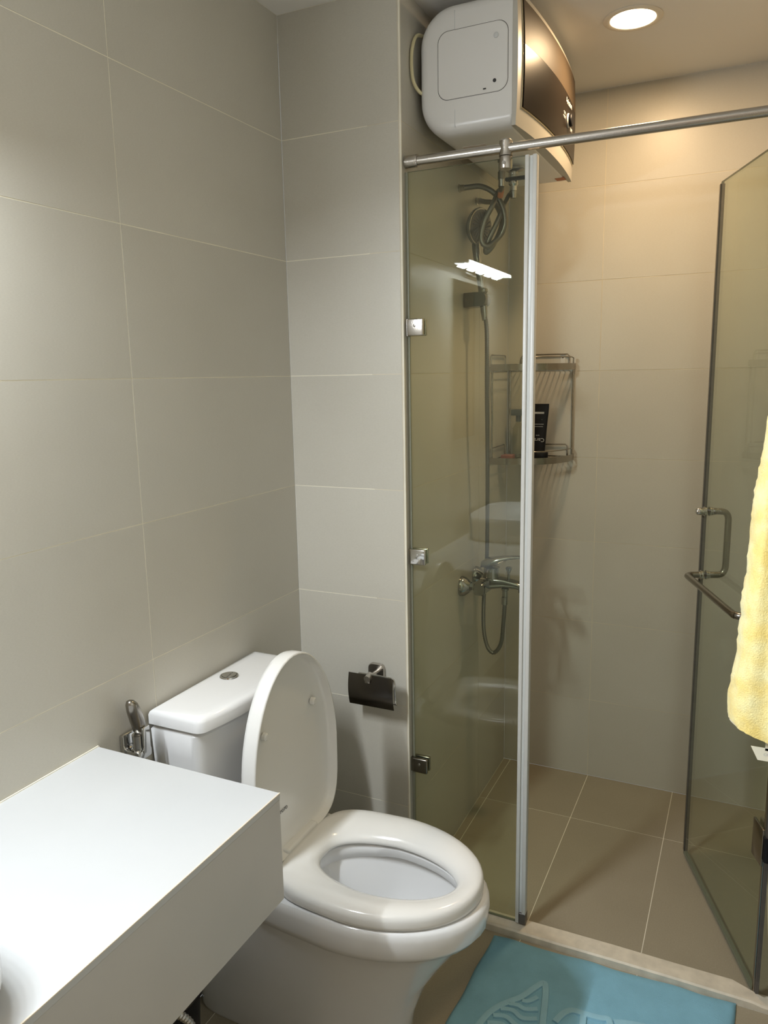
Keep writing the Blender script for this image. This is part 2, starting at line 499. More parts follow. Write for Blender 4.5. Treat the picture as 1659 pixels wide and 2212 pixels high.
# ---------------------------------------------------------------- glass door, swung into the shower
P0 = Vector((1.033, 2.354, 0)); HG = Vector((1.231, 1.831, 0))
dv = (HG - P0).normalized(); ang = math.atan2(dv.y, dv.x)
DM = Matrix.Translation((P0.x, P0.y, 0)) @ Matrix.Rotation(ang, 4, 'Z')   # local x: free edge -> hinge, local -y: towards camera side
nx = DM.to_3x3() @ Vector((0, -1, 0))
side = 1 if nx.dot(Vector((1.1395, 0, 0)) - P0) > 0 else -1              # sign of local -y that faces outside
t = thing('shower_door', 'clear glass shower door swung inward, hinged at the right', 'shower door', (HG.x, HG.y, 0.015))
LD = 0.559
def dbuild(mb, name, mat, parent):
    mb.xf(DM); return mb.build(name, mat, parent)
mb = MB(); mb.box((0.006, -0.004, 0.018), (LD - 0.004, 0.004, 1.990))
for f in mb.bm.faces: f.material_index = 0 if abs(f.normal.y) > .5 else 1
mb.xf(DM); o = mb.build('pane', ['glass', 'gedge'], t, smooth=0)
mb = MB(); mb.box((-0.004, -0.0055, 0.018), (0.004, 0.0055, 1.985), 0.001, 1); dbuild(mb, 'free_edge_seal', 'dsteel', t)
mb = MB(); mb.box((0.004, -0.0062, 0.018), (0.0065, 0.0062, 1.985)); dbuild(mb, 'seal_lip', 'dpvc', t)
mb = MB(); mb.box((LD - 0.006, -0.0065, 0.018), (LD + 0.004, 0.0065, 1.985), 0.001, 1); dbuild(mb, 'hinge_edge_seal', 'dsteel', t)
mb = MB(); mb.box((LD + 0.004, -0.004, 0.018), (LD + 0.009, 0.004, 1.985)); dbuild(mb, 'gasket', 'dpvc', t)
mb = MB(); mb.box((0.0, -0.005, 0.008), (LD, 0.005, 0.019)); dbuild(mb, 'bottom_sweep', 'gedge', t)
# pull handle (shower side) and towel rail (room side)
so = -1 * side   # local y sign facing outside
sm = 0.030
def ly(v): return so * v
hp = thing  # noqa
path = [(sm, ly(-0.004), 1.100), (sm, ly(-0.035), 1.100), (sm, ly(-0.050), 1.096), (sm, ly(-0.0575), 1.084), (sm, ly(-0.059), 1.065), (sm, ly(-0.059), 1.005),
        (sm, ly(-0.059), 0.950), (sm, ly(-0.0575), 0.931), (sm, ly(-0.050), 0.918), (sm, ly(-0.035), 0.914), (sm, ly(-0.004), 0.914)]
mb = MB(); mb.tube(spline(path, 6), 0.0092, 18); hd = dbuild(mb, 'pull_handle', 'dsteel', t)
path = [(sm, ly(0.004), 0.914), (sm, ly(0.028), 0.914), (sm + 0.002, ly(0.039), 0.914), (sm + 0.012, ly(0.047), 0.914), (sm + 0.03, ly(0.050), 0.914),
        (0.22, ly(0.050), 0.914), (0.39, ly(0.050), 0.914), (0.408, ly(0.047), 0.914), (0.418, ly(0.039), 0.914), (0.42, ly(0.028), 0.914), (0.42, ly(0.004), 0.914)]
mb = MB(); mb.tube(spline(path, 6), 0.0090, 18); rail = dbuild(mb, 'towel_rail', 'dsteel', t)
rail['label'] = 'horizontal steel towel rail on the room side of the door'
for s_, z_, par in ((sm, 1.100, hd), (sm, 0.914, hd), (0.42, 0.914, rail)):
    for sgn in (1, -1):
        mb = MB()
        mb.lathe([(0.0105, 0.0), (0.0135, 0.001), (0.0135, 0.005), (0.0115, 0.007), (0.0115, 0.010), (0.0098, 0.012)], (s_, sgn * 0.0042, z_), (0, sgn, 0), 20)
        dbuild(mb, 'collar', 'chrome', par)
mb = MB(); mb.lathe([(0.0098, 0), (0.0105, 0.003), (0.0105, 0.012), (0.008, 0.016), (0.001, 0.017)], (sm, ly(0.015), 1.100), (0, so, 0), 20); dbuild(mb, 'cap_nut', 'chrome', hd)
# hinges
for z in (0.398, 1.66):
    mb = MB()
    for sgn in (1, -1):
        mb.box((LD - 0.055, sgn * 0.0045, z - 0.047), (LD + 0.001, sgn * 0.011, z + 0.047), 0.0015, 2)
    h_ = dbuild(mb, 'hinge', 'dsteel', t)
    mb = MB(); mb.tube([(LD + 0.006, 0, z - 0.030), (LD + 0.006, 0, z + 0.030)], 0.0085, 16); dbuild(mb, 'pin', 'black', h_)
    mb = MB(); mb.box((1.2395, 1.795, z - 0.028), (XR - 0.006, 1.845, z + 0.024), 0.002, 2)
    mb.box((XR - 0.0065, 1.785, z - 0.046), (XR - 0.0004, 1.855, z + 0.046), 0.001, 1); mb.build('wall_bracket', 'steel', h_)

# ---------------------------------------------------------------- toilet
TY = 1.365
t = thing('toilet', 'white two-piece toilet with its cover raised', 'toilet', (0.35, TY, 0.0))
def egg(xb, xm, xt, b, z, bb=None, n=44, pw=3.2, dy=0.0):
    bb = b if bb is None else bb
    out = []
    for i in range(n):
        a = -PI + 2 * PI * i / n
        c, s_ = math.cos(a), math.sin(a)
        if c >= 0: x = xm + (xt - xm) * c; y = b * s_
        else:
            e = 2 / pw
            cx = abs(c) ** e; sx = abs(s_) ** e * (1 if s_ > 0 else -1)
            x = xm - (xm - xb) * cx
            f = (xm - x) / (xm - xb) if xm > xb else 0
            y = (b + (bb - b) * f) * sx
        out.append((x, TY + y + dy, z))
    return out
rings = [egg(0.012, 0.28, 0.515, 0.114, 0.0, 0.112, pw=9), egg(0.010, 0.28, 0.522, 0.118, 0.01, 0.116, pw=9), egg(0.010, 0.30, 0.535, 0.122, 0.09, 0.118, pw=8), egg(0.012, 0.33, 0.565, 0.130, 0.17, 0.122, pw=7),
         egg(0.015, 0.36, 0.610, 0.143, 0.24, 0.128, pw=5), egg(0.03, 0.39, 0.650, 0.158, 0.295, 0.135), egg(0.03, 0.41, 0.675, 0.168, 0.325, 0.145), egg(0.03, 0.42, 0.679, 0.170, 0.330, 0.147),
         egg(0.03, 0.42, 0.690, 0.175, 0.334, 0.150), egg(0.03, 0.43, 0.702, 0.1805, 0.350, 0.156), egg(0.03, 0.43, 0.7055, 0.183, 0.385, 0.160), egg(0.03, 0.43, 0.7035, 0.182, 0.398, 0.160),
         egg(0.033, 0.43, 0.697, 0.177, 0.405, 0.156), egg(0.26, 0.45, 0.675, 0.150, 0.407, 0.11), egg(0.300, 0.455, 0.655, 0.112, 0.405, 0.085, pw=2.4), egg(0.306, 0.455, 0.645, 0.102, 0.397, 0.080, pw=2.4),
         egg(0.308, 0.455, 0.646, 0.103, 0.380, 0.082, pw=2.4), egg(0.302, 0.455, 0.658, 0.120, 0.366, 0.090, pw=2.3), egg(0.335, 0.46, 0.640, 0.112, 0.31, 0.08, pw=2.1), egg(0.35, 0.45, 0.60, 0.092, 0.26, 0.07, pw=2),
         egg(0.36, 0.43, 0.53, 0.065, 0.215, 0.055, pw=2), egg(0.365, 0.42, 0.485, 0.045, 0.18, 0.042, pw=2)]
rings = [[(p[0], p[1], p[2] + 0.007 * min(1, p[2] / 0.3)) for p in q] for q in rings]
mb = MB(); mb.loft(rings); bowl = mb.build('bowl', 'ceramic', t, smooth=50)
mb = MB(); mb.loft([egg(0.362, 0.425, 0.515, 0.058, 0.2055, 0.05, pw=2), egg(0.362, 0.425, 0.515, 0.058, 0.2065, 0.05, pw=2)]); mb.build('water', 'water', bowl)

# seat ring
def lerp_ring(A, B, f, z): return [(a[0] + (b[0] - a[0]) * f, a[1] + (b[1] - a[1]) * f, z + 0.007) for a, b in zip(A, B)]
Ao = egg(0.258, 0.45, 0.690, 0.178, 0, 0.166, n=56, pw=4.5, dy=0.002)
Ai = egg(0.318, 0.455, 0.634, 0.092, 0, 0.072, n=56, pw=2.7, dy=0.002)
prof = [(0.02, 0.4085), (-0.006, 0.411), (-0.012, 0.417), (-0.010, 0.427), (0.02, 0.4355), (0.10, 0.4405), (0.28, 0.4425), (0.50, 0.4405), (0.72, 0.4365), (0.86, 0.4305), (0.95, 0.4245), (0.99, 0.4175), (1.0, 0.4120), (0.97, 0.4085)]
mb = MB(); mb.ringloop([lerp_ring(Ao, Ai, f, z) for f, z in prof]); mb.build('seat', 'seat', t, smooth=60)

# raised cover, an egg-shaped tray standing on its hinge
def cov(f, x, d=0.0):
    """outline scaled inwards by d metres, at depth x"""
    out = []
    n = 60; zb, zm, zt, b, bb = 0.440 + d, 0.63, 0.892 - d, 0.1750 - d, 0.162 - d
    for i in range(n):
        a = -PI + 2 * PI * i / n
        c, s_ = math.cos(a), math.sin(a)
        if c >= 0: z = zm + (zt - zm) * c; y = b * s_
        else:
            e = 2 / 5.0
            z = zm - (zm - zb) * abs(c) ** e
            y = (b + (bb - b) * ((zm - z) / (zm - zb)) ** 1.6) * abs(s_) ** e * (1 if s_ > 0 else -1)
        out.append((x - 0.02 * (z - 0.44), TY + y, z))
    return out
mb = MB()
mb.loft([cov(0, 0.221, 0.09), cov(0, 0.222, 0.04), cov(0, 0.225, 0.012), cov(0, 0.230, 0.002), cov(0, 0.238, 0.0), cov(0, 0.262, 0.0), cov(0, 0.2645, 0.0015), cov(0, 0.265, 0.004), cov(0, 0.263, 0.006),
         cov(0, 0.250, 0.009), cov(0, 0.244, 0.018), cov(0, 0.240, 0.045), cov(0, 0.238, 0.09)])
cover = mb.build('cover', 'seat', t, smooth=50)
for y_ in (-0.1, 0.1):
    mb = MB(); mb.lathe([(0.009, 0), (0.009, 0.008), (0.006, 0.011)], (0.236, TY + y_, 0.74), (1, 0, 0), 16); mb.build('bumper', 'seat', cover)
text_mesh('printed_mark', 'TOTO', 0.011, 'dprint', basis((0, 1, 0), (0, 0, 1), (0.2375, 1.327, 0.534)), cover)
# hinge bar
mb = MB(); mb.box((0.222, TY - 0.13, 0.413), (0.266, TY + 0.13, 0.438), 0.006, 3)
mb.box((0.232, TY - 0.065, 0.430), (0.265, TY + 0.065, 0.455), 0.007, 3); mb.build('hinge', 'seat', t)

# cistern
def cis(z, hw, xf, bul, xb=0.008, inset=0.0, r=0.02):
    out = []; n = 14
    hw -= inset; xf -= inset; xb += inset
    # back edge, from +y to -y
    pts = [(xb, hw), (xb, -hw)]
    fr = [(xf + bul * (1 - (2 * i / n - 1) ** 2), -hw + 2 * hw * i / n) for i in range(n + 1)]
    # rounded front corners
    def corner(c, a, b):
        c = Vector(c); a = (Vector(a) - c).normalized(); b = (Vector(b) - c).normalized()
        p = c + a * r; q = c + b * r
        return [p.lerp(c, f) .lerp(c.lerp(q, f), f) for f in (0, .25, .5, .75, 1)]
    c1 = corner(fr[0], pts[1], fr[2]); c2 = corner(fr[-1], fr[-3], pts[0])
    ring = [Vector(pts[0]), Vector(pts[1])] + c1 + [Vector(p) for p in fr[2:-2]] + c2
    return [(p[0], TY + p[1], z) for p in ring]
mb = MB()
mb.loft([cis(0.407, 0.165, 0.122, 0.022, inset=0.004), cis(0.412, 0.168, 0.122, 0.022), cis(0.55, 0.179, 0.127, 0.024), cis(0.70, 0.188, 0.132, 0.027), cis(0.755, 0.191, 0.134, 0.028), cis(0.7605, 0.191, 0.134, 0.028, inset=0.004), cis(0.766, 0.191, 0.134, 0.028, inset=0.008)])
mb.build('cistern', 'ceramic', t, smooth=40)
mb = MB()
LI = 0.196
mb.loft([cis(0.7665, LI, 0.146, 0.026, inset=0.003), cis(0.7685, LI, 0.146, 0.026), cis(0.789, LI, 0.146, 0.026), cis(0.796, LI, 0.146, 0.026, inset=0.0025), cis(0.8005, LI, 0.146, 0.026, inset=0.008), cis(0.802, LI, 0.146, 0.026, inset=0.016), cis(0.8025, LI, 0.146, 0.026, inset=0.03)])
lid = mb.build('cistern_lid', 'ceramic', t, smooth=50)
bc = (0.060, 1.386, 0.8022)
mb = MB(); mb.lathe([(0.0215, 0), (0.0225, 0.001), (0.0215, 0.0035), (0.0185, 0.0038), (0.0180, 0.002), (0.001, 0.002)], bc, (0, 0, 1), 32); btn = mb.build('flush_button', 'chrome', lid)
mb = MB()
rr = 0.0172
half = [(bc[0] + rr * math.cos(a), bc[1] + rr * math.sin(a)) for a in [math.radians(-60 + 8 * i) for i in range(20)]]
mb.loft([[(x, y, bc[2] + 0.002) for x, y in half], [(x, y, bc[2] + 0.0052) for x, y in half]]); mb.build('half_flush_key', 'chrome', btn)
half = [(bc[0] + rr * math.cos(a), bc[1] + rr * math.sin(a)) for a in [math.radians(103 + 9 * i) for i in range(21)]]
mb = MB(); mb.loft([[(x, y, bc[2] + 0.002) for x, y in half], [(x, y, bc[2] + 0.0044) for x, y in half]]); mb.build('full_flush_key', 'chrome', btn)

# ---------------------------------------------------------------- bidet spray on its wall bracket
t = thing('bidet_sprayer', 'chrome hand-held bidet sprayer on the wall behind the counter', 'sprayer', (0.02, 1.112, 0.74))
mb = MB()
mb.box((0.0005, 1.090, 0.715), (0.010, 1.138, 0.775), 0.003, 2)
mb.box((0.008, 1.094, 0.722), (0.046, 1.134, 0.742), 0.004, 2); mb.build('bracket', 'chrome', t)
mb = MB()
path = [(0.030, 1.112, 0.56), (0.030, 1.112, 0.66), (0.030, 1.112, 0.74), (0.031, 1.110, 0.775), (0.036, 1.102, 0.805), (0.046, 1.088, 0.832), (0.052, 1.080, 0.842)]
mb.tube(spline(path[:4], 5), 0.0115, 18)
body = mb.build('body', 'chrome', t)
mb = MB()
hr = []
for (x, y, z), wd, dp in (((0.030, 1.121, 0.772), 0.010, 0.010), ((0.030, 1.119, 0.782), 0.0145, 0.013), ((0.031, 1.112, 0.806), 0.0155, 0.014), ((0.032, 1.104, 0.830), 0.0145, 0.014), ((0.033, 1.099, 0.846), 0.0125, 0.012), ((0.033, 1.096, 0.854), 0.008, 0.008), ((0.033, 1.095, 0.857), 0.002, 0.002)):
    hr.append([(x + dp * math.sin(a_), y + wd * math.cos(a_), z) for a_ in [2 * PI * k / 20 for k in range(20)]])
mb.loft(hr); mb.build('spray_head', 'dsteel', t, smooth=60)
mb = MB(); mb.box((0.0435, 1.108, 0.735), (0.049, 1.128, 0.792), 0.002, 2); mb.build('trigger', 'chrome', t)
mb = ribbed([(0.030, 1.112, 0.562), (0.030, 1.11, 0.45), (0.026, 1.115, 0.33), (0.020, 1.128, 0.285), (0.014, 1.140, 0.32), (0.008, 1.143, 0.36)], 0.007, 0.0035, 0.14); mb.build('hose', 'hose', t)

# ---------------------------------------------------------------- paper holder
t = thing('toilet_paper_holder', 'empty steel toilet paper holder with curved flap on the partition wall', 'paper holder', (0.25, YB, 0.68))
mb = MB()
for k, (hw, y) in enumerate([(0.0215, YB - 0.0004), (0.0215, YB - 0.008), (0.0190, YB - 0.011)]):
    pass
pl = [[(0.245 + x * s_, y, 0.690 + z * s_) for x, z in round_rect(0.0245, 0.0245, 0.014)] for s_, y in ((1, YB - 0.0002), (1, YB - 0.008), (0.93, YB - 0.011))]
mb.loft(pl); plate = mb.build('wall_plate', 'steel', t)
mb = MB(); mb.tube([(0.249, YB - 0.010, 0.691), (0.249, 1.748, 0.694), (0.249, 1.738, 0.695)], 0.0075, 18); mb.build('arm', 'steel', t)
mb = MB(); mb.tube([(0.249, 1.752, 0.6985), (0.249, 1.730, 0.694)], 0.0095, 18)
mb.box((0.241, 1.731, 0.681), (0.257, 1.7355, 0.697), 0.003, 2); mb.build('knuckle', 'steel', t)
mb = MB()
fl = []
for i in range(13):
    f = i / 12; z = 0.7025 - 0.090 * f; y = 1.7395 - 0.008 * math.sin(f * PI * 0.9) + 0.004 * f
    fl.append((y, z))
def flap_ring(off):
    pass
outer = [[(0.190 + (0.0015 if j in (0,) else 0), y + o_, z) for j, (y, z) in enumerate(fl)] for o_ in (0, 0.0012)]
x_list = [0.189, 0.191, 0.255, 0.315, 0.3205, 0.3225]
grid = {}
bmf = mb.bm
for side_, off in ((0, 0.0), (1, 0.0014)):
    for i, x in enumerate(x_list):
        for j, (y, z) in enumerate(fl):
            zz = z
            if j == 0 and i == len(x_list) - 1: zz = z - 0.006
            if j == 0 and i == len(x_list) - 2: zz = z - 0.002
            grid[(side_, i, j)] = bmf.verts.new((x, y + off, zz))
nI, nJ = len(x_list), len(fl)
for side_ in (0, 1):
    for i in range(nI - 1):
        for j in range(nJ - 1):
            bmf.faces.new([grid[(side_, i, j)], grid[(side_, i + 1, j)], grid[(side_, i + 1, j + 1)], grid[(side_, i, j + 1)]])
rim = [(i, 0) for i in range(nI)] + [(nI - 1, j) for j in range(1, nJ)] + [(i, nJ - 1) for i in range(nI - 2, -1, -1)] + [(0, j) for j in range(nJ - 2, 0, -1)]
for a, b in zip(rim, rim[1:] + rim[:1]):
    bmf.faces.new([grid[(0, *a)], grid[(0, *b)], grid[(1, *b)], grid[(1, *a)]])
mb.build('flap', plain('flap_steel', (0.16, 0.145, 0.13), 0.16, metal=1.0), t)
mb = MB(); mb.tube(spline([(0.218, 1.744, 0.7025), (0.26, 1.744, 0.7025), (0.31, 1.744, 0.7015), (0.3225, 1.7445, 0.694), (0.3245, 1.746, 0.66), (0.3245, 1.748, 0.634), (0.318, 1.750, 0.627), (0.22, 1.752, 0.627)], 6), 0.0026, 10)
mb.build('wire_arm', 'chrome', t)

# ---------------------------------------------------------------- washstand counter
CX, CY, CZ, AP = 0.431, 1.033, 0.778, 0.571
t = thing('washstand_counter', 'thick white wall-hung washstand counter in the left foreground', 'counter', (0.2, 0.4, AP))
YC0 = -0.55
mb = MB(); mb.box((0.0005, YC0, CZ - 0.012), (CX, CY, CZ), 0.0008, 1); mb.build('top_slab', 'counter', t)
mb = MB(); mb.box((CX - 0.018, YC0, AP), (CX - 0.0006, CY - 0.0006, CZ - 0.0122), 0.0008, 1); mb.build('front_apron', plain('apron_white', (0.47, 0.46, 0.44), 0.4, noise=0.05, nscale=6), t)
mb = MB(); mb.box((0.0005, CY - 0.018, AP), (CX - 0.0185, CY - 0.0006, CZ - 0.0122), 0.0008, 1); mb.build('end_apron', 'counter', t)
mb = MB(); mb.box((0.0005, CY - 0.0001, CZ - 0.0005), (0.004, CY + 0.0008, CZ + 0.0008)); mb.box((0.0006, YC0, CZ), (0.0028, CY, CZ + 0.0022)); mb.build('silicone_bead', 'grout', t)

mb = MB(); mb.box((CX - 0.0022, YC0, CZ - 0.0018), (CX + 0.0004, CY + 0.0004, CZ + 0.0004), 0.0004, 1); mb.build('worn_edge', plain('worn_cream_edge', (0.62, 0.55, 0.44), 0.5, noise=0.35, nscale=18), t)

# under-counter hoses and valve
t = thing('supply_hose', 'braided metal supply hose hanging in the dark under the counter', 'hose', (0.2, 0.9, 0.3))
mb = ribbed([(0.21, 0.80, 0.565), (0.215, 0.86, 0.46), (0.235, 0.925, 0.36), (0.255, 0.965, 0.29), (0.262, 0.945, 0.20), (0.20, 0.88, 0.15), (0.05, 0.85, 0.24), (0.004, 0.84, 0.26)], 0.0085, 0.004, 0.16); mb.build('braided_tube', 'chrome', t)
mb = MB(); mb.lathe([(0.018, 0), (0.018, 0.006), (0.010, 0.010), (0.010, 0.030)], (0.0005, 0.84, 0.26), (1, 0, 0), 20); mb.build('wall_valve', 'chrome', t)

# black bin standing in the dark beside the toilet foot
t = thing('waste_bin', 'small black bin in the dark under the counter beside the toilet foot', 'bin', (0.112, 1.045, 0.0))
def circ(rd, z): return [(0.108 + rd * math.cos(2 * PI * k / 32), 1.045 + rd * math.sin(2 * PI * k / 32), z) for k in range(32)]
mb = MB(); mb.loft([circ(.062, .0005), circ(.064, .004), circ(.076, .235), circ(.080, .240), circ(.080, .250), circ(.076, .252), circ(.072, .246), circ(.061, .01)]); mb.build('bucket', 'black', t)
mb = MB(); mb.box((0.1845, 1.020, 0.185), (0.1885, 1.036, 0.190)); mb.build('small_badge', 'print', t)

# ---------------------------------------------------------------- vessel basin
t = thing('wash_basin', 'white ceramic vessel basin at the bottom left frame edge', 'basin', (0.225, 0.27, CZ))
def sup(cx, cy, a, b, z, p=3.0, n=48):
    o = []
    for i in range(n):
        an = 2 * PI * i / n; c, s_ = math.cos(an), math.sin(an)
        o.append((cx + a * abs(c) ** (2 / p) * (1 if c > 0 else -1), cy + b * abs(s_) ** (2 / p) * (1 if s_ > 0 else -1), z))
    return o
bx, by = 0.222, 0.298
mb = MB(); z0 = CZ + 0.0003
def sb(a_, b_, z): return sup(bx, by, a_, b_, z, 4.0)
mb.loft([sb(.196, .236, z0), sb(.200, .240, z0 + .003), sb(.204, .246, z0 + .03), sb(.204, .246, z0 + .07), sb(.202, .243, z0 + .098), sb(.199, .240, z0 + .102),
         sb(.193, .234, z0 + .102), sb(.189, .230, z0 + .098), sb(.180, .22, z0 + .06), sb(.14, .17, z0 + .03), sb(.06, .07, z0 + .02), sb(.02, .02, z0 + .018)])
mb.build('bowl', 'ceramic', t, smooth=50)
mb = MB(); mb.lathe([(0.022, 0), (0.022, 0.003), (0.015, 0.005), (0.001, 0.005)], (bx, by, z0 + 0.0185), (0, 0, 1), 24); mb.build('drain', 'chrome', t)

# ---------------------------------------------------------------- mirror and vanity lamp
t = thing('wall_mirror', 'frameless mirror on the left wall, seen only as a reflection in the glass panel', 'mirror', (0.003, 0.37, 1.22))
mb = MB(); mb.box((0.0006, 0.14, 1.222), (0.0055, 0.597, 1.884)); mb.build('silvered_glass', 'mirror', t, smooth=0)
t = thing('vanity_lamp', 'bright white vanity lamp, seen reflected in the glass panel', 'lamp', (0.02, 0.36, 1.93))
mb = MB(); mb.box((0.0006, 0.27, 1.905), (0.012, 0.45, 1.945), 0.002, 2); mb.box((0.010, 0.345, 1.917), (0.040, 0.375, 1.929), 0.001, 1); mb.build('wall_bracket', 'chrome', t)
em = plain('lamp_emitter', (0.9, 0.9, 0.9), 0.5, emit=LAMP_COL, estr=16.0)
mb = MB(); mb.box((0.038, 0.112, 1.930), (0.105, 0.690, 1.941), 0.002, 1); mb.build('housing', 'alu', t)
mb = MB(); mb.box((0.1005, 0.120, 1.9255), (0.1075, 0.680, 1.9395), 0.001, 1); mb.build('front_light_bar', em, t)
for k in range(5):
    ya = 0.125 + k * 0.112
    mb = MB(); sk = 0.03
    bot = [(0.046, ya + sk), (0.046, ya + 0.080 + sk), (0.094, ya + 0.080), (0.094, ya)]
    mb.loft([[(x, y, 1.9265) for x, y in bot], [(x, y, 1.930) for x, y in bot]])
    mb.build('light_cell', em, t, smooth=0)
for k in range(5):
    area_light('vanity_cell_light', (0.070, 0.180 + k * 0.112, 1.9255), (0, math.radians(-16), 0), 0.046, 0.070, LAMP_POWER * 0.76 / 5, LAMP_COL)
area_light('vanity_bar_light', (0.1085, 0.400, 1.9325), (0, math.radians(-90), 0), 0.010, 0.55, LAMP_POWER * 0.24, LAMP_COL)

# ---------------------------------------------------------------- ceiling downlights
def downlight(x, y, label, power, estr, r=0.0745):
    t = thing('downlight', label, 'ceiling light', (x, y, H), None)
    mb = MB(); mb.ringloop([[(x + rr * math.cos(a), y + rr * math.sin(a), z) for a in [2 * PI * k / 48 for k in range(48)]]
        for rr, z in ((r, H - 0.0003), (r, H - 0.002), (r - 0.004, H - 0.004), (r - 0.013, H - 0.0045), (r - 0.017, H - 0.003), (r - 0.017, H - 0.0003))])
    mb.build('trim_ring', plain('downlight_trim', (0.72, 0.66, 0.56), 0.5), t)
    mb = MB(); mb.lathe([(r - 0.018, 0), (r - 0.018, 0.002), (0.001, 0.0035)], (x, y, H - 0.0003), (0, 0, -1), 40)
    mb.build('lens', plain('downlight_lens', (0.9, 0.85, 0.7), 0.4, emit=(1.0, 0.72, 0.42), estr=estr), t)
    l = area_light('downlight_glow', (x, y, H - 0.006), (0, 0, 0), 2 * r - 0.04, 0, power, WARM_COL, 'DISK')
downlight(0.803, 2.247, 'glowing warm round downlight in the ceiling over the shower', WARM_SHOWER, 22)
downlight(0.70, -0.35, 'added round fill downlight in the ceiling behind the camera, outside the picture', WARM_FILL, 22)  # unseen lamp, added as weak warm fill for the main room

# door behind the camera (only seen as a dim reflection)
mb = MB()
mb.box((0.42, Y0 + 0.0005, 0.003), (1.20, Y0 + 0.035, 2.05), 0.002, 1)
o = mb.build('door_1', 'wood'); o['kind'] = 'structure'
mb = MB(); mb.tube(spline([(0.49, Y0 + 0.035, 1.0), (0.49, Y0 + 0.075, 1.0), (0.51, Y0 + 0.085, 1.0), (0.61, Y0 + 0.085, 1.0)], 5), 0.009, 12); mb.build('door_handle', 'steel', o)

# ---------------------------------------------------------------- water heater
t = thing('water_heater', 'white electric water heater high on the shower wall with dark glossy front', 'water heater', (XS, 2.19, 2.05))
hx0, hx1, hy0, hy1, hz0, hz1 = XS + 0.014, 0.590, 1.880, 2.500, 2.070, 2.368
def body_ring(y, ins):
    # cross-section in x-z: large radius at wall side, small at front
    x0, x1, z0, z1 = hx0 + ins, hx1, hz0 + ins, hz1 - ins
    R, r = max(0.085 - ins * 0.4, 0.02), 0.006
    pts = []
    def arc(cx, cz, rr, a0, a1, n):
        for i in range(n + 1):
            a = math.radians(a0 + (a1 - a0) * i / n); pts.append((cx + rr * math.cos(a), y, cz + rr * math.sin(a)))
    arc(x1 - r, z1 - r, r, 0, 90, 3); arc(x0 + R, z1 - R * 0.85, R, 90, 180, 10) if False else None
    arc2 = []
    for i in range(13):
        a = math.radians(90 + 90 * i / 12); arc2.append((x0 + R + R * math.cos(a), y, z1 - R + R * math.sin(a)))
    pts += arc2
    for i in range(13):
        a = math.radians(180 + 90 * i / 12); pts.append((x0 + R + R * math.cos(a), y, z0 + R + R * math.sin(a)))
    arc(x1 - r, z0 + r, r, 270, 360, 3)
    return pts
ys = [(0.0, 0.028), (0.002, 0.017), (0.007, 0.009), (0.015, 0.004), (0.028, 0.001), (0.045, 0.0)]
rings = [body_ring(hy0 + dy, i_) for dy, i_ in ys] + [body_ring(hy1 - dy, i_) for dy, i_ in reversed(ys)]
mb = MB(); mb.loft(rings); body = mb.build('casing', 'wplastic', t, smooth=50)
# rounded-square access cover outline on the end face
rc = round_rect(0.087, 0.076, 0.026, 8)
def rcx(s_, y): return [(0.4925 + x * s_, y, 2.228 + z * s_) for x, z in rc]
mb = MB(); mb.loft([rcx(1.0, hy0 + 0.002), rcx(1.0, hy0 - 0.0006), rcx(0.985, hy0 - 0.0018)]); ec = mb.build('end_cover', 'wplastic', t, smooth=30)
mb = MB()
rr_ = [[(0.4925 + x * s_, hy0 + 0.0005 * 0 - 0.0003, 2.228 + z * s_) for x, z in rc] for s_ in (1.0, 1.012)]
rr2 = [[(p[0], p[1] + 0.002, p[2]) for p in q] for q in reversed(rr_)]
mb.ringloop(rr_ + rr2); mb.build('cover_gap', 'dark', ec, smooth=0)
for (x, z, r_, mt_) in ((0.551, 2.273, 0.006, 'print'), (0.548, 2.176, 0.0042, 'dark')):
    mb = MB(); mb.lathe([(r_, 0), (r_, 0.0012), (r_ * .8, 0.0016)], (x, hy0 - 0.0017, z), (0, -1, 0), 18); mb.build('plug' if mt_ == 'print' else 'screw_hole', mt_, ec)
mb = MB(); mb.box((0.520, hy0 - 0.0028, 2.160), (0.527, hy0 - 0.0015, 2.163)); mb.build('slot', 'dark', ec)
# vertical parting seam around the casing
for a, b in (((0.4475, hy0 - 0.0004, 2.305), (0.4487, hy0 + 0.010, 2.347)), ((0.4475, hy0 - 0.0004, 2.088), (0.4487, hy0 + 0.010, 2.128))):
    mb = MB(); mb.box(a, b); mb.build('seam', 'print', body)
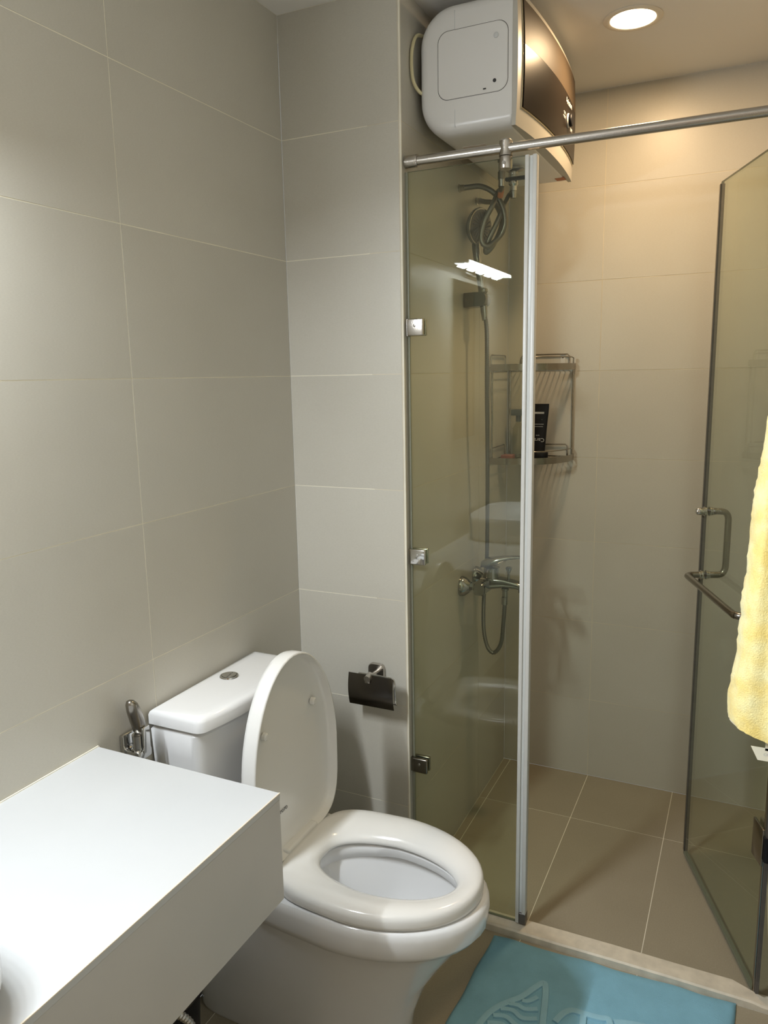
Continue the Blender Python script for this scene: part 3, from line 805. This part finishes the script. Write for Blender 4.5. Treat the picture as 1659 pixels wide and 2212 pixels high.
# bulged front cover (bezel) and dark panel
NY, NZ = 20, 12
def bulge(u): return 0.016 + 0.024 * (1 - (2 * u - 1) ** 2) ** 0.9
def front_surf(y0, y1, z0, z1, off, zb0=None):
    g = []
    for j in range(NZ + 1):
        v = j / NZ; row = []
        for i in range(NY + 1):
            u = i / NY; y = y0 + (y1 - y0) * u; z = z0 + (z1 - z0) * v
            U = (y - hy0) / (hy1 - hy0); V = (z - hz0) / (hz1 - hz0)
            x = hx1 + bulge(U) * (0.72 + 0.28 * (1 - (2 * V - 1) ** 2)) + off
            row.append((x, y, z))
        g.append(row)
    return g
def shell(name, y0, y1, z0, z1, off, back, mat, parent, rnd=0.0):
    g = front_surf(y0, y1, z0, z1, off)
    bm_ = MB(); V = [[bm_.bm.verts.new(p) for p in row] for row in g]
    B = [[bm_.bm.verts.new((p[0] - back if back < 0.02 else hx1 - 0.001, p[1], p[2])) for p in row] for row in g]
    for j in range(NZ):
        for i in range(NY):
            bm_.bm.faces.new([V[j][i], V[j][i + 1], V[j + 1][i + 1], V[j + 1][i]])
            bm_.bm.faces.new([B[j][i + 1], B[j][i], B[j + 1][i], B[j + 1][i + 1]])
    rim_ = [(0, i) for i in range(NY + 1)] + [(j, NY) for j in range(1, NZ + 1)] + [(NZ, i) for i in range(NY - 1, -1, -1)] + [(j, 0) for j in range(NZ - 1, 0, -1)]
    for a, b in zip(rim_, rim_[1:] + rim_[:1]):
        bm_.bm.faces.new([V[b[0]][b[1]], V[a[0]][a[1]], B[a[0]][a[1]], B[b[0]][b[1]]])
    return bm_.build(name, mat, parent, smooth=30)
bz = shell('bezel', hy0 + 0.001, hy1, hz0 + 0.002, hz1 - 0.001, -0.003, 0.03, 'bezel', t)
py0, py1, pz0, pz1 = hy0 + 0.030, hy1 - 0.012, 2.118, 2.350
shell('bright_trim', py0 - 0.004, py1 + 0.004, pz0 - 0.004, pz1 + 0.004, -0.0012, 0.004, 'gold', t)
pn = shell('front_panel', py0, py1, pz0, 2.255, 0.001, 0.004, 'panel', t)
shell('upper_panel', py0, py1, 2.2555, pz1, 0.001, 0.004, 'paneltop', t)
def fx(y, z, off=0.002):
    U = (y - hy0) / (hy1 - hy0); V = (z - hz0) / (hz1 - hz0)
    return hx1 + bulge(U) * (0.72 + 0.28 * (1 - (2 * V - 1) ** 2)) + off
ky, kz = 2.305, 2.190
mb = MB(); mb.lathe([(0.0165, 0), (0.0165, 0.012), (0.0150, 0.014), (0.001, 0.0145)], (fx(ky, kz, 0.0), ky, kz), (1, 0, 0), 26); kn = mb.build('dial', 'black', pn)
mb = MB(); mb.lathe([(0.0185, 0), (0.0190, 0.003), (0.0170, 0.006), (0.0166, 0.002)], (fx(ky, kz, 0.0), ky, kz), (1, 0, 0), 26); mb.build('dial_ring', 'alu', kn)
text_mesh('brand_mark', 'Ariston', 0.024, 'print', basis((0, 1, 0), (0, 0, 1), (fx(2.31, 2.235, 0.0018), 2.31, 2.236)), pn, 0.0008)
text_mesh('small_print', 'ON\nMAX', 0.011, 'print', basis((0, 1, 0), (0, 0, 1), (fx(2.255, 2.19, 0.0016), 2.25, 2.19)), pn, 0.0008)
text_mesh('small_print', 'SLIM', 0.014, 'print', basis((0, 1, 0), (0, 0, 1), (fx(2.37, 2.18, 0.0016), 2.365, 2.180)), pn, 0.0008)
# labels on the underside
mb = MB(); mb.box((0.43, 1.985, hz0 - 0.0006), (0.49, 2.045, hz0 + 0.001)); mb.build('rating_label', plain('faded_label', (0.60, 0.53, 0.49), 0.5, noise=0.12, nscale=90), t)
mb = MB(); mb.box((0.565, 2.425, hz0 - 0.0006), (0.592, 2.458, hz0 + 0.001)); mb.build('warning_label', 'orange', t)
# power cable behind the casing
t2 = thing('power_cable', 'cream power cable looping beside the water heater', 'cable', (XS, 1.95, 2.22))
mb = MB(); mb.tube(spline([(0.349, 1.93, 2.325), (0.344, 1.893, 2.315), (0.343, 1.868, 2.28), (0.343, 1.862, 2.24), (0.345, 1.868, 2.205), (0.352, 1.888, 2.186), (0.366, 1.905, 2.178)], 6), 0.0042, 10); mb.build('cable', 'cord', t2)
# pipe stubs with valves under the heater
for (x, y, blk) in ((0.484, 2.15, False), (0.490, 2.245, True)):
    mb = MB(); mb.lathe([(0.011, 0), (0.011, 0.006), (0.008, 0.007), (0.008, 0.03), (0.010, 0.031), (0.010, 0.05)] if not blk else [(0.011, 0), (0.011, 0.008), (0.014, 0.009), (0.014, 0.045), (0.010, 0.05), (0.010, 0.062)], (x, y, hz0 + 0.0005 + 0.0), (0, 0, -1), 20)
    mb.build('outlet_valve' if not blk else 'safety_valve', 'hose' if not blk else 'chrome', t)
mb = MB(); mb.box((0.470, 2.228, 2.033), (0.535, 2.240, 2.043), 0.002, 1); mb.build('valve_lever', 'black', t)
mb = MB(); mb.lathe([(0.002, 0), (0.026, 0.003), (0.026, 0.006), (0.010, 0.010)], (0.5, 2.225, 2.064), (0, 0, -1), 20); mb.build('pipe_rosette', 'dsteel', t)

# ---------------------------------------------------------------- braided hoses
HA = [(0.352, 2.215, 2.026), (0.368, 2.218, 2.027), (0.403, 2.22, 2.025), (0.442, 2.22, 2.002), (0.468, 2.22, 1.959), (0.474, 2.22, 1.914), (0.457, 2.22, 1.882), (0.430, 2.195, 1.856), (0.414, 2.19, 1.876), (0.422, 2.19, 1.920), (0.444, 2.195, 1.964), (0.453, 2.22, 2.004), (0.469, 2.19, 2.020)]
HB = [(0.352, 2.37, 2.019), (0.368, 2.36, 2.013), (0.405, 2.34, 2.0), (0.434, 2.31, 1.959), (0.442, 2.29, 1.922), (0.440, 2.225, 1.865), (0.419, 2.220, 1.843), (0.423, 2.215, 1.866), (0.451, 2.218, 1.922), (0.466, 2.235, 1.968), (0.474, 2.26, 2.000)]
HA[-1] = (0.484, 2.15, 2.0195); HA.insert(-1, (0.478, 2.168, 2.000))
HB.append((0.490, 2.245, 2.0065))
for P, y, z, lab in ((HA, 2.215, 2.026, 'braided steel hose from the near wall outlet, looping up to the heater'), (HB, 2.372, 2.019, 'braided steel hose from the far wall outlet behind the shower head')):
    t = thing('braided_hose', lab, 'hose', (XS, y, z), 'braided hoses under the water heater')
    mb = MB(); mb.tube(spline(P, 10), 0.0075, 14); mb.build('tube', 'hose', t)
    mb = MB(); mb.lathe([(0.012, 0), (0.012, 0.003), (0.0095, 0.004), (0.0095, 0.016), (0.008, 0.017)], (XS + 0.0004, y, z), (1, 0, 0), 6); mb.build('wall_nut', 'steel', t, smooth=0)
    e = Vector(P[-1])
    mb = MB(); mb.lathe([(0.0085, 0), (0.0085, 0.018), (0.0095, 0.019), (0.0095, 0.026)], e - Vector((0, 0, 0.018)), (0, 0, 1), 16); mb.build('crimp', 'chrome2', t)
    if P is HA:
        mb = MB(); q = Vector((0.470, 2.192, 1.996)); mb.tube([q - Vector((0.005, -0.009, 0.008)), q + Vector((0.004, -0.010, 0.006))], 0.0082, 14); mb.build('tape_band', 'orange', t)

# ---------------------------------------------------------------- shower head, holder, hose
t = thing('hand_shower', 'round chrome hand shower resting upright in its wall holder', 'shower head', (0.378, 2.27, 1.70))
hc = Vector((0.374, 2.290, 1.928)); nrm = Vector((0.93, -0.33, -0.12)).normalized()
mb = MB(); mb.lathe([(0.012, -0.027), (0.030, -0.022), (0.047, -0.013), (0.054, -0.004), (0.055, 0.002), (0.053, 0.006), (0.050, 0.0065)], hc, nrm, 36)
hdp = mb.build('head', 'chrome2', t, smooth=40)
mb = MB(); mb.lathe([(0.0495, 0.006), (0.0495, 0.0075), (0.046, 0.0085), (0.001, 0.009)], hc, nrm, 36); fp = mb.build('face_plate', plain('grey_face_plate', (0.10, 0.098, 0.09), 0.25, metal=0.6), t)
mb = MB()
u = nrm.cross(Vector((0, 0, 1))).normalized(); v = nrm.cross(u)
for k in range(22):
    a = 2 * PI * k / 22
    p0 = hc + nrm * 0.0085 + (u * math.cos(a) + v * math.sin(a)) * 0.018
    a2 = a + 0.18
    p1 = hc + nrm * 0.0085 + (u * math.cos(a2) + v * math.sin(a2)) * 0.042
    mb.tube([p0, p1], 0.0016, 6)
n_ = mb.build('nozzle', 'dark', fp); n_['kind'] = 'stuff'
mb = MB(); mb.lathe([(0.010, 0), (0.010, 0.003), (0.006, 0.004)], hc + nrm * 0.0085, nrm, 20); mb.build('centre_cap', 'chrome2', fp)
mb = MB(); P_ = spline([hc - nrm * 0.010 - Vector((0, 0, 0.02)), (0.366, 2.285, 1.875), (0.373, 2.275, 1.84), (0.385, 2.278, 1.76), (0.392, 2.278, 1.70), (0.394, 2.278, 1.677)], 6)
mb.tube(P_, 0.012, 18, radii=[0.0135 - 0.0035 * i / (len(P_) - 1) for i in range(len(P_))]); mb.build('handle', 'chrome2', t)
t = thing('shower_holder', 'grey chrome block holder for the hand shower on the left shower wall', 'shower holder', (XS, 2.28, 1.715))
mb = MB()
oc = []
for x, z in [(0.3385, 1.736), (0.372, 1.737)]: oc.append((x, z))
for i in range(9):
    a = math.radians(80 - 160 * i / 8); oc.append((0.392 + 0.016 * math.cos(a), 1.716 + 0.0205 * math.sin(a)))
oc += [(0.3385, 1.694)]
mb.loft([[(x, 2.250, z) for x, z in oc], [(x, 2.300, z) for x, z in oc]]); mb.build('block', plain('grey_chrome_block', (0.20, 0.20, 0.19), 0.2, metal=0.9), t, smooth=30)
mb = MB(); mb.lathe([(0.019, 0), (0.019, 0.004), (0.016, 0.008), (0.010, 0.008)], (XS + 0.0004, 2.275, 1.716), (1, 0, 0), 26); mb.build('rosette', 'chrome2', t)
mb = MB(); mb.lathe([(0.0125, 0), (0.0145, 0.002), (0.0145, 0.010), (0.012, 0.012)], (0.390, 2.278, 1.748), (0.08, 0, -1), 22); mb.build('cradle', 'chrome2', t)

SH = [(0.466, 2.28, 0.790), (0.466, 2.28, 0.765), (0.462, 2.28, 0.703), (0.455, 2.28, 0.64), (0.433, 2.28, 0.606), (0.411, 2.28, 0.621), (0.394, 2.29, 0.676), (0.382, 2.325, 0.763), (0.378, 2.355, 0.851), (0.386, 2.345, 0.93), (0.397, 2.31, 1.221), (0.402, 2.285, 1.437), (0.403, 2.278, 1.617), (0.396, 2.278, 1.672)]
t = thing('shower_hose', 'long ribbed metal shower hose hanging in a loop below the mixer', 'hose', (0.43, 2.28, 0.6))
mb = ribbed(SH, 0.0072, 0.0034, 0.20, 12); mb.build('ribbed_tube', 'hose', t, smooth=60)
mb = MB(); mb.tube([(0.466, 2.28, 0.772), (0.466, 2.28, 0.796)], 0.0098, 16); mb.build('lower_nut', 'chrome2', t)
mb = MB(); mb.tube([(0.396, 2.278, 1.655), (0.394, 2.278, 1.680)], 0.0095, 16, radii=[0.0075, 0.0098]); mb.build('upper_cone', 'chrome2', t)

# ---------------------------------------------------------------- mixer tap
t = thing('shower_mixer', 'chrome lever shower mixer with spout on the left shower wall', 'mixer tap', (0.42, 2.30, 0.832))
for y in (2.231, 2.368):
    mb = MB(); mb.lathe([(0.033, 0.0), (0.033, 0.004), (0.030, 0.014), (0.020, 0.026), (0.0165, 0.030), (0.0165, 0.032)], (XS + 0.0004, y, 0.832), (1, 0, 0), 30); mb.build('wall_flange', 'chrome2', t)
    mb = MB(); mb.lathe([(0.0125, 0), (0.0125, 0.010), (0.0155, 0.011), (0.0155, 0.022)], (XS + 0.028, y + (0.012 if y < 2.3 else -0.012), 0.832), (1, 0, 0), 6); mb.build('union_nut', 'chrome2', t, smooth=0)
def yz_ring(x, yc, zc, hy, hz, r): return [(x, yc + a, zc + b) for a, b in round_rect(hy, hz, r, 5)]
mb = MB()
# crosswise inlet body
mb.loft([[(0.398 + a, y, 0.828 + b) for a, b in round_rect(0.017 * s_, 0.020 * s_, 0.008, 4)] for y, s_ in ((2.222, 0.88), (2.226, 1.0), (2.255, 1.02), (2.30, 1.08), (2.345, 1.02), (2.374, 1.0), (2.378, 0.88))])
# spout
mb.loft([yz_ring(x, 2.30, z, hy, hz, 0.008) for x, z, hy, hz in ((0.385, 0.832, 0.026, 0.020), (0.42, 0.836, 0.024, 0.019), (0.46, 0.838, 0.020, 0.0145), (0.50, 0.834, 0.019, 0.011), (0.518, 0.830, 0.018, 0.010), (0.530, 0.826, 0.016, 0.009))])
mb.build('tap_body', 'chrome2', t, smooth=40)
mb = MB(); mb.lathe([(0.011, 0), (0.011, 0.010), (0.009, 0.011)], (0.516, 2.30, 0.821), (0, 0, -1), 18); mb.build('aerator', 'chrome2', t)
mb = MB(); mb.lathe([(0.027, 0), (0.0275, 0.006), (0.024, 0.018), (0.0245, 0.030), (0.026, 0.036)], (0.416, 2.30, 0.850), (0, 0, 1), 30); mb.build('cartridge_dome', 'chrome2', t)
mb = MB()
lev = [(0.386, 0.889, 0.024, 0.004), (0.388, 0.896, 0.026, 0.010), (0.405, 0.901, 0.027, 0.014), (0.430, 0.906, 0.0255, 0.0135), (0.450, 0.914, 0.021, 0.0085), (0.475, 0.9215, 0.016, 0.0045), (0.505, 0.925, 0.012, 0.0032), (0.530, 0.926, 0.010, 0.003)]
mb.loft([yz_ring(x, 2.30, z, hy, hz, min(hy, hz) * 0.9) for x, z, hy, hz in lev]); mb.build('lever', 'chrome2', t, smooth=50)
mb = MB(); mb.lathe([(0.004, 0), (0.004, 0.022), (0.0055, 0.026), (0.0105, 0.036), (0.0110, 0.040), (0.007, 0.043)], (0.473, 2.30, 0.848), (0, 0, 1), 20); mb.build('diverter_knob', 'chrome2', t)
mb = MB(); mb.lathe([(0.012, 0), (0.012, 0.006), (0.009, 0.008), (0.009, 0.028)], (0.466, 2.285, 0.824), (0, 0, -1), 20); mb.build('hose_outlet', 'chrome2', t)

# ---------------------------------------------------------------- corner rack
t = thing('corner_rack', 'two-tier stainless wire corner rack in the shower', 'rack', (XS + 0.12, YD - 0.1, 1.20))
rx0, ry1 = XS + 0.006, YD - 0.006
LX, LY = 0.238, 0.222      # lengths along the far wall and along the left wall
def front_curve(z, k=16, off=0.0, f0=0.0, f1=1.0):
    out = []
    for i in range(k + 1):
        f = f0 + (f1 - f0) * i / k
        a = f * PI / 2
        # superelliptic sweep from the left-wall end to the far-wall end
        x = rx0 + (LX + off) * math.sin(a) ** 0.80
        y = ry1 - (LY + off) * math.cos(a) ** 0.80
        out.append((x, y, z))
    return out
for zt, nm in ((1.516, 'upper'), (1.203, 'lower')):
    mb = MB()
    fc = front_curve(zt, 20)
    # band
    outer = [Vector(p) for p in fc]
    ring_t = []
    for i, p in enumerate(outer):
        c_ = (p - Vector((rx0, ry1, zt))).normalized()
        ring_t.append([p + Vector((0, 0, 0.011)), p - Vector((0, 0, 0.011)), p - c_ * 0.0016 - Vector((0, 0, 0.011)), p - c_ * 0.0016 + Vector((0, 0, 0.011))])
    mb.loft(ring_t)
    shf = mb.build('shelf_band', 'racksteel', t, smooth=30)
    shf['label'] = nm + ' curved steel band of the rack'
    mb = MB(); mb.tube([fc[0], (rx0, ry1, zt), fc[-1]], 0.0025, 8)
    nw = 13
    for k in range(nw):
        xx = rx0 + 0.012 + (LX - 0.028) * k / (nw - 1)
        s_ = ((xx - rx0) / LX) ** (1 / 0.80); s_ = min(1, s_)
        yy = ry1 - LY * math.cos(math.asin(s_)) ** 0.80
        w_ = MB(); w_.tube([(xx, yy + 0.002, zt - 0.006), (xx, ry1, zt - 0.006)], 0.0015, 6); w_.build('shelf_wire', 'racksteel', shf)
    mb.build('back_wire', 'racksteel', shf)
    # guard rails
    gz = zt + 0.040
    fr = front_curve(gz - 0.008, 14, -0.004, 0.30, 0.97)
    path = [Vector(fr[0]) - Vector((0, 0, 0.034))] + [Vector(fr[0]) - Vector((0, 0, 0.003))] + [Vector(p) for p in fr[1:-1]] + [Vector(fr[-1]) - Vector((0, 0, 0.003)), Vector(fr[-1]) - Vector((0, 0, 0.034))]
    mb = MB(); mb.tube(path, 0.0022, 8); mb.build('front_rail', 'racksteel', t)
    mb = MB(); P_ = [(rx0 + 0.045, ry1, zt), (rx0 + 0.045, ry1, gz - 0.004), (rx0 + 0.052, ry1, gz + 0.003), (rx0 + LX - 0.030, ry1, gz + 0.003), (rx0 + LX - 0.023, ry1, gz - 0.004), (rx0 + LX - 0.023, ry1, zt)]
    if nm == 'lower': P_ = [(rx0 + 0.10, ry1, zt)] + [(rx0 + 0.10, ry1, gz)] + [(p[0], p[1], p[2]) for p in P_[3:]]
    mb.tube(P_, 0.0022, 8); mb.build('back_rail', 'racksteel', t)
    mb = MB(); mb.tube([(rx0, ry1 - 0.045, zt), (rx0, ry1 - 0.045, gz - 0.004), (rx0, ry1 - 0.052, gz + 0.002), (rx0, ry1 - LY + 0.018, gz + 0.002), (rx0, ry1 - LY + 0.012, gz - 0.004), (rx0, ry1 - LY + 0.012, zt)], 0.0022, 8); mb.build('side_rail', 'racksteel', t)
for x, y in ((rx0 + LX - 0.006, ry1 - 0.006), (rx0 + 0.004, ry1 - LY + 0.010), (rx0 + 0.006, ry1 - 0.004)):
    mb = MB(); mb.tube([(x, y, 1.193), (x, y, 1.527)], 0.0032, 10); mb.build('post', 'racksteel', t)
mb = MB(); mb.box((rx0 + LX - 0.054, YD - 0.0022, 1.520), (rx0 + LX - 0.038, YD - 0.0002, 1.562)); hb = mb.build('hanger_plate', 'alu', t)
mb = MB(); mb.lathe([(0.003, 0), (0.003, 0.0012), (0.001, 0.0016)], (rx0 + LX - 0.046, YD - 0.0021, 1.548), (0, -1, 0), 12); mb.build('screw', 'dark', hb)

# ---------------------------------------------------------------- tubes on the rack
t = thing('shampoo_tube', 'tall black squeeze tube standing cap down on the lower rack shelf', 'tube', (0.474, 2.66, 1.205))
tx, ty, tz = 0.472, 2.655, 1.1985
mb = MB()
def tr(z, hw, hd): 
    return [(tx + hw * abs(math.cos(a)) ** 0.8 * (1 if math.cos(a) > 0 else -1), ty + hd * math.sin(a), z) for a in [2 * PI * k / 28 for k in range(28)]]
mb.loft([tr(tz + 0.028, 0.023, 0.016), tr(tz + 0.05, 0.0245, 0.017), tr(tz + 0.10, 0.028, 0.013), tr(tz + 0.15, 0.0325, 0.007), tr(tz + 0.175, 0.0345, 0.002), tr(tz + 0.192, 0.035, 0.0012)])
mb.build('tube_body', 'black', t, smooth=50)
mb = MB(); mb.loft([tr(tz, 0.033, 0.019), tr(tz + 0.002, 0.034, 0.020), tr(tz + 0.022, 0.034, 0.020), tr(tz + 0.026, 0.031, 0.018), tr(tz + 0.028, 0.022, 0.014)]); mb.build('flip_cap', 'black', t, smooth=50)
def tprint(name, s, size, z, dx=0, off=0.0):
    yy = ty - 0.0185 + (z - tz - 0.03) * 0.10 + off
    text_mesh(name, s, size, 'print', basis((-1, 0, 0), (0, 0.1, -1), (tx + dx, yy, z)), t, 0.0002)
tprint('lettering', 'Carsi', 0.019, tz + 0.068, 0.004, -0.001)
tprint('lettering', 'care', 0.007, tz + 0.083, 0.0, -0.001)
for z, hw, hh in ((tz + 0.161, 0.019, 0.0032), (tz + 0.122, 0.019, 0.0008), (tz + 0.114, 0.017, 0.0007)):
    mb = MB(); y_ = ty - 0.0225 + (z - tz - 0.03) * 0.125
    mb.box((tx - 0.004 - hw + 0.002, y_, z - hh), (tx - 0.004 + hw + 0.004, y_ + 0.0125, z + hh)); mb.build('printed_bar', 'print', t)
tprint('lettering', 'SHOWER', 0.006, tz + 0.136, 0.002, 0.0)
t = thing('small_bottle', 'small grey-capped clear bottle behind the profile on the lower rack shelf', 'bottle', (0.385, 2.67, 1.2))
mb = MB(); mb.lathe([(0.019, 0), (0.020, 0.002), (0.020, 0.105), (0.012, 0.120), (0.008, 0.126), (0.008, 0.132)], (0.393, 2.676, tz), (0, 0, 1), 24)
mb.build('bottle_body', glass_mat('clear_plastic', (0.86, 0.86, 0.80), False), t)
mb = MB(); mb.box((0.368, 2.664, tz + 0.150), (0.410, 2.688, tz + 0.172), 0.002, 2); mb.lathe([(0.009, 0), (0.009, 0.022)], (0.393, 2.676, tz + 0.1285), (0, 0, 1), 16); mb.build('pump_cap', plain('grey_cap', (0.10, 0.12, 0.12), 0.4), t)
t = thing('soap_box', 'small reddish box lying on the lower rack shelf corner', 'box', (0.37, 2.62, 1.2))
mb = MB(); mb.box((0.352, 2.598, tz), (0.392, 2.642, tz + 0.016), 0.002, 2); mb.build('carton', plain('reddish_box', (0.34, 0.13, 0.10), 0.5, noise=0.3, nscale=60), t)

# ---------------------------------------------------------------- bath mat
t = thing('bath_mat', 'blue terry bath mat with embossed letters on the floor before the shower curb', 'bath mat', (0.88, 1.5, 0.0))
A = Vector((0.596, 1.772, 0)); B = Vector((1.190, 1.7885, 0)); dn = (Vector((0.579, 1.441, 0)) - A).normalized()
Lm = 0.43
NX, NYm = 70, 46
mb = MB(); bm_ = mb.bm
def mp(u_, v_):
    p = A.lerp(B, u_) + dn * (Lm * v_)
    p.y += 0.0022 * math.sin(u_ * 19) * max(0, 1 - v_ * 7)
    p.x += 0.0015 * math.sin(v_ * 15) * (1 if u_ < .05 or u_ > .95 else 0)
    return p
top = []
for j in range(NYm + 1):
    row = []
    for i in range(NX + 1):
        u_, v_ = i / NX, j / NYm; p = mp(u_, v_)
        e = min(u_ * 0.6, (1 - u_) * 0.6, v_ * Lm, (1 - v_) * Lm)
        h = 0.0105 if e > 0.0125 else (0.0075 + 0.0030 * min(1, e / 0.006) if e < 0.009 else 0.0082)
        if e == 0: h = 0.004
        h += 0.0006 * math.sin(p.x * 61 + 1.3 * math.sin(p.y * 37))
        row.append(bm_.verts.new((p.x, p.y, h)))
    top.append(row)
for j in range(NYm):
    for i in range(NX): bm_.faces.new([top[j][i], top[j + 1][i], top[j + 1][i + 1], top[j][i + 1]])
rim_ = [(0, i) for i in range(NX + 1)] + [(j, NX) for j in range(1, NYm + 1)] + [(NYm, i) for i in range(NX - 1, -1, -1)] + [(j, 0) for j in range(NYm - 1, 0, -1)]
bot = [bm_.verts.new((top[a][b].co.x, top[a][b].co.y, 0.0006)) for a, b in rim_]
for k in range(len(rim_)):
    a = rim_[k]; b = rim_[(k + 1) % len(rim_)]
    bm_.faces.new([top[a[0]][a[1]], top[b[0]][b[1]], bot[(k + 1) % len(rim_)], bot[k]])
bm_.faces.new(bot)
mb.build('pile', 'mat', t, smooth=60)
def emboss(pts, wdt, name='embossed_motif', h=0.0155):
    P = [Vector((x, y, 0)) for x, y in pts]; P = spline(P, 6)
    prof_ = [(-1, 0.0095), (-0.85, h - 0.0006), (-0.5, h), (0.5, h), (0.85, h - 0.0006), (1, 0.0095)]
    rings = []
    for i, p in enumerate(P):
        tn = (P[min(i + 1, len(P) - 1)] - P[max(i - 1, 0)]).normalized(); nn = Vector((-tn.y, tn.x, 0))
        rings.append([(p.x + nn.x * wdt * a, p.y + nn.y * wdt * a, z) for a, z in prof_])
    b_ = MB(); b_.loft(rings); b_.build(name, 'mat2', t, smooth=60)
emboss([(0.645, 1.43), (0.654, 1.47), (0.664, 1.507), (0.680, 1.538), (0.700, 1.563), (0.722, 1.588), (0.742, 1.625), (0.760, 1.652), (0.770, 1.632), (0.778, 1.59), (0.786, 1.54), (0.797, 1.48), (0.81, 1.42)], 0.0085)
for wv in ([(0.726, 1.578), (0.737, 1.580), (0.746, 1.588), (0.757, 1.603)], [(0.700, 1.556), (0.720, 1.560), (0.740, 1.556), (0.766, 1.568)], [(0.686, 1.534), (0.714, 1.540), (0.740, 1.528), (0.772, 1.540)],
           [(0.676, 1.508), (0.705, 1.516), (0.738, 1.502), (0.778, 1.512)], [(0.670, 1.482), (0.705, 1.492), (0.745, 1.474), (0.784, 1.484)]):
    emboss(wv, 0.0065)
emboss([(0.812, 1.549), (0.824, 1.580), (0.842, 1.598), (0.870, 1.600), (0.905, 1.603), (0.922, 1.607), (0.930, 1.590)], 0.0085)
emboss([(0.868, 1.596), (0.872, 1.56), (0.880, 1.52), (0.886, 1.47)], 0.0085)
emboss([(0.936, 1.604), (0.965, 1.614), (1.008, 1.622), (1.058, 1.624)], 0.0085)
emboss([(0.925, 1.592), (0.935, 1.54), (0.945, 1.48)], 0.008)

# ---------------------------------------------------------------- yellow towel on its wall hook
t = thing('yellow_towel', 'bright yellow terry towel hanging at the right frame edge', 'towel', (1.24, 1.3, 1.6))
TYW = 1.30
sil = [(1.72, 1.236), (1.66, 1.205), (1.58, 1.182), (1.50, 1.170), (1.425, 1.163), (1.383, 1.160), (1.297, 1.150), (1.238, 1.1488), (1.178, 1.147), (1.132, 1.1425), (1.117, 1.1445), (1.086, 1.1415), (1.055, 1.1415), (1.02, 1.137), (0.990, 1.1335), (0.955, 1.1325), (0.947, 1.1328), (0.942, 1.134)]
dense = []
for (z0_, x0_), (z1_, x1_) in zip(sil[:-1], sil[1:]):
    k_ = max(1, int((z0_ - z1_) / 0.007))
    dense += [(z0_ + (z1_ - z0_) * i / k_, x0_ + (x1_ - x0_) * i / k_ + random.uniform(-0.0009, 0.0009)) for i in range(k_)]
dense.append(sil[-1])
mb = MB(); rings = []
for k, (z, xl) in enumerate(dense):
    ring = []; n = 96
    xr = XR - 0.004
    cxx, ax_ = (xl + xr) / 2, (xr - xl) / 2
    by_ = 0.032 + 0.022 * min(1, (1.72 - z) / 0.35)
    for i in range(n):
        a = 2 * PI * i / n
        c, s_ = math.cos(a), math.sin(a)
        fold = 1 + 0.16 * math.sin(5 * a + 1.5 * z) * abs(s_) + 0.06 * math.sin(9 * a + 7 * z) * abs(s_)
        x = cxx + ax_ * abs(c) ** 0.75 * (1 if c > 0 else -1)
        y = TYW + by_ * s_ * fold
        # slanted hem: lower towards the wall
        zz = z
        if z < 1.0:
            f = (x - xl) / (xr - xl)
            zz = z - 0.030 * f * (1.0 - z) / 0.066 - 0.022 * f
        jit = random.uniform(-0.0011, 0.0011)
        ring.append((x + jit * c, y + jit * s_, zz))
    rings.append(ring)
mb.loft(rings); tw = mb.build('terry_cloth', 'towel', t, smooth=70)
mb = MB(); 
mb.box((1.171, TYW - 0.001, 0.870), (1.215, TYW + 0.0006, 0.892))
for v_ in mb.bm.verts:
    if v_.co.x < 1.18 and v_.co.z < 0.88: v_.co.x += 0.011
mb.build('care_label', 'whitefab', t, smooth=0)
text_mesh('label_print', 'CE 100', 0.006, 'print', basis((1, 0, 0), (0, 0, 1), (1.199, TYW - 0.0012, 0.881)), t, 0.0001)
mb = MB(); mb.box((1.192, TYW - 0.001, 0.888), (1.215, TYW + 0.0006, 0.93)); mb.build('label_tab', 'whitefab', t, smooth=0)
t = thing('towel_hook', 'steel wall hook carrying the yellow towel, above the picture edge', 'hook', (XR, TYW, 1.74))
mb = MB(); mb.lathe([(0.022, 0), (0.022, 0.005), (0.018, 0.007)], (XR - 0.0003, TYW, 1.755), (-1, 0, 0), 24); mb.tube(spline([(XR - 0.006, TYW, 1.755), (XR - 0.03, TYW, 1.745), (XR - 0.042, TYW, 1.735), (XR - 0.046, TYW, 1.757)], 5), 0.005, 10); mb.build('hook_body', 'steel', t)
